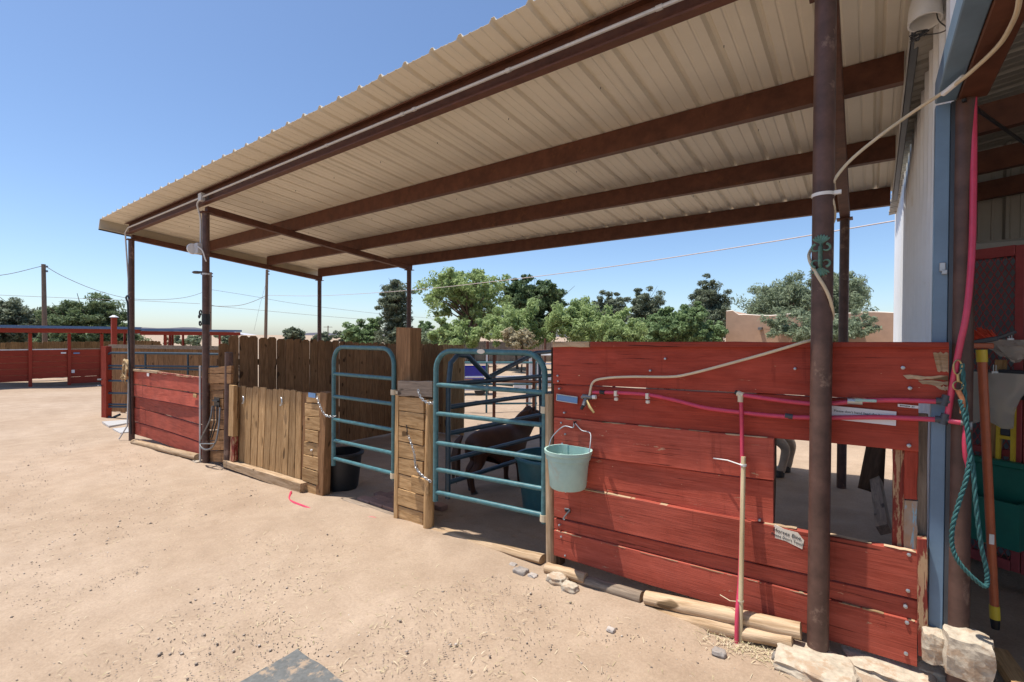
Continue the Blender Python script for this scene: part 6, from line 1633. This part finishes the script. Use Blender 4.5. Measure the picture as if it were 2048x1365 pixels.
# between the posts
tree("small round tree above the picket wall", (558, 655, 612, 690), 60, 0, 'pine', 7, 10, 300, 0.24, name="round_tree", br=0.28)
tree("loose round green tree left of the tall pine", (684, 632, 778, 700), 46, 0, 'green', 8, 18, 330, 0.22, name="loose_tree", br=0.22, trunk_r=0.14)
tree("tall narrow grey-green pine beside the back post", (752, 560, 832, 700), 44, 0, 'pine', 9, 44, 300, 0.22, aspect=0.3, shape='column', name="tall_pine", br=0.34, trunk_px=792, trunk_r=0.2)
tree("thin airy shrub right of the tall pine", (822, 640, 870, 692), 36, 0, 'green', 10, 10, 160, 0.16, name="thin_shrub", trunk_r=0.06)
tree("large bright lime green tree with visible branching trunk", (842, 540, 1035, 668), 40, 0, 'lime', 11, 38, 380, 0.20, trunk_px=942, droop=0.5, shape='vase', name="lime_tree", br=0.17, trunk_r=0.24, aspect=0.4)
tree("dark green broadleaf tree right of the lime tree", (985, 545, 1150, 680), 46, 0, 'dark', 12, 50, 420, 0.24, name="broadleaf_tree", br=0.19, trunk_r=0.22)
tree("bright green bush mass below the lime tree", (850, 640, 985, 696), 33, 0, 'lime', 13, 16, 330, 0.17, name="bush", br=0.3, trunk_r=0.08, droop=0.4)
tree("bright feathery bush below the dark broadleaf tree", (962, 612, 1110, 696), 31, 0, 'lime', 14, 24, 420, 0.17, name="bush", br=0.26, trunk_r=0.09, droop=0.5, aspect=0.35)
tree("bright feathery bush just left of the red fence top", (1070, 610, 1262, 696), 30, 0, 'lime', 15, 28, 420, 0.17, name="bush", br=0.24, trunk_r=0.09, droop=0.5, aspect=0.35)
tree("clumpy dark pine left of the pair above the fence", (1162, 578, 1262, 680), 52, 0, 'pine', 16, 40, 360, 0.25, aspect=0.3, shape='dome', name="pine_tree", br=0.24, trunk_r=0.2)
tree("clumpy dark pine right of the pair above the fence", (1245, 574, 1352, 680), 54, 0, 'pine', 17, 40, 360, 0.25, aspect=0.3, shape='dome', name="pine_tree", br=0.24, trunk_r=0.2)
tree("pointed pine standing left of the adobe house", (1352, 546, 1470, 680), 50, 0, 'pine', 18, 60, 330, 0.24, aspect=0.3, shape='cone', name="pointed_pine", br=0.24, trunk_r=0.2)
tree("leafy green tree in front of the pointed pine", (1270, 614, 1395, 696), 34, 0, 'green', 19, 22, 380, 0.17, name="leafy_tree", br=0.24, trunk_r=0.1)
tree("leafy green tree against the left end of the adobe house", (1360, 612, 1450, 696), 31, 0, 'green', 20, 20, 380, 0.17, name="leafy_tree", br=0.26, trunk_r=0.1)
tree("large wind-blown willow rising behind the adobe house", (1484, 538, 1745, 660), 50, 0, 'olive', 21, 70, 420, 0.26, droop=0.7, shape='dome', name="willow_tree", br=0.19, aspect=0.28, trunk_r=0.25)
tree("feathery green bush in front of the adobe house wall", (1525, 618, 1742, 696), 27, 0, 'olive', 22, 26, 330, 0.17, droop=0.4, name="feathery_bush", br=0.26, aspect=0.28, trunk_r=0.08, shell=0.7)
tree("yellowish dry bush low behind the paddock fence", (1010, 655, 1075, 700), 28, 0, 'dry', 23, 9, 260, 0.15, name="dry_bush", br=0.3, trunk_r=0.05)
tree("faint distant tree low between the slim pole and the back post", (615, 664, 700, 690), 90, 0, 'pine', 24, 9, 200, 0.4, name="distant_tree", br=0.3)

tree("grey-green shrub mass right of the tall pine", (815, 655, 905, 698), 34, 0, 'olive', 31, 12, 300, 0.16, name="shrub", br=0.32, trunk_r=0.05)
tree("pale lime bush low against the red fence cap", (1180, 640, 1300, 698), 27, 0, 'lime', 32, 18, 380, 0.15, name="bush", br=0.3, trunk_r=0.06, droop=0.4, aspect=0.35)
tree("broad green bush filling the gap below the pines", (1290, 640, 1462, 698), 38, 0, 'green', 33, 22, 360, 0.19, name="bush", br=0.3, trunk_r=0.07)
tree("distant hazy green tree behind the gap left of the clumpy pines", (1120, 600, 1200, 690), 62, 0, 'olive', 34, 16, 320, 0.3, name="distant_tree", br=0.26, trunk_r=0.15)
# ------------------------------------------------------------------ litter on the sand
def pebbles():
    n = 9000; vs = []; fs = []
    base = np.array([(1, 0, 0), (-.9, .1, 0), (.1, .8, 0), (0, -.85, 0), (.1, .05, .7), (0, 0, -.4)]); tri = np.array([(0, 2, 4), (2, 1, 4), (1, 3, 4), (3, 0, 4), (2, 0, 5), (1, 2, 5), (3, 1, 5), (0, 3, 5)])
    V_ = []; F_ = []; k = 0
    cl = [(R.uniform(-5, -0.8), R.uniform(1.0, 2.7)) for _ in range(16)]
    while k < n:
        if R.random() < 0.55: c = R.choice(cl); x, y = R.gauss(c[0], 0.42), R.gauss(c[1], 0.30)
        else: x, y = R.uniform(-12, 0.3), R.uniform(0.2, 2.8)
        if y > 2.72 or y < 0.2: continue
        s = R.uniform(0.002, 0.0055) if R.random() < 0.965 else R.uniform(0.007, 0.013)
        if x < -5: s *= 1.3
        a = R.uniform(0, 6.28); ca, sa = math.cos(a), math.sin(a)
        p = base * s * NR.uniform(0.7, 1.3, (6, 3)); p = np.stack([p[:, 0] * ca - p[:, 1] * sa, p[:, 0] * sa + p[:, 1] * ca, p[:, 2]], 1)
        V_.append(p + np.array((x, y, gz(x, y) + 0.003))); F_.append(tri + 6 * k); k += 1
    m, nt, b = _mat("mixed_pebbles"); geo = nt.nodes.new("ShaderNodeNewGeometry")
    nt.links.new(_ramp(nt, geo.outputs["Random Per Island"], [(0, (0.09, 0.075, 0.065)), (0.4, (0.25, 0.20, 0.165)), (1, (0.50, 0.43, 0.36))]), b.inputs["Base Color"]); b.inputs["Roughness"].default_value = 0.85
    o = bpy.data.objects.new("pebbles", np_mesh("pebbles", np.concatenate(V_), np.concatenate(F_), m)); _link(o, None, Matrix.Identity(4)); tag(o, "small dark and grey pebbles scattered over the sandy yard", "pebbles", kind="stuff")
def straw():
    mb = MB(); k = 0
    while k < 1700:
        if R.random() < 0.2: x, y = R.gauss(-0.45, 0.16), R.gauss(2.72, 0.06)
        elif R.random() < 0.4: x, y = R.gauss(-2.3, 0.8), R.gauss(1.6, 0.5)
        else: x, y = R.uniform(-7, 0), R.uniform(0.5, 2.75)
        a = R.uniform(0, 6.28); L = R.uniform(0.012, 0.05); d = V((math.cos(a), math.sin(a), R.uniform(-.05, .25))) * L; p = V((x, y, gz(x, y) + 0.006)); e = V((-d.y, d.x, 0)).normalized() * R.uniform(0.0008, 0.0018)
        mb.add([p - e, p + e, p + d * 0.5 + e + V((0, 0, 0.004)), p + d * 0.5 - e + V((0, 0, 0.004)), p + d + e * 0.4, p + d - e * 0.4], [(0, 1, 2, 3), (3, 2, 4, 5)]); k += 1
    m, nt, b = _mat("dry_straw"); geo = nt.nodes.new("ShaderNodeNewGeometry")
    nt.links.new(_ramp(nt, geo.outputs["Random Per Island"], [(0, (0.30, 0.27, 0.13)), (0.6, (0.52, 0.43, 0.26)), (1, (0.62, 0.55, 0.40))]), b.inputs["Base Color"]); b.inputs["Roughness"].default_value = 0.8
    tag(mb.build("straw", m), "loose bits of straw and hay on the sand", "straw", kind="stuff")
pebbles(); straw()
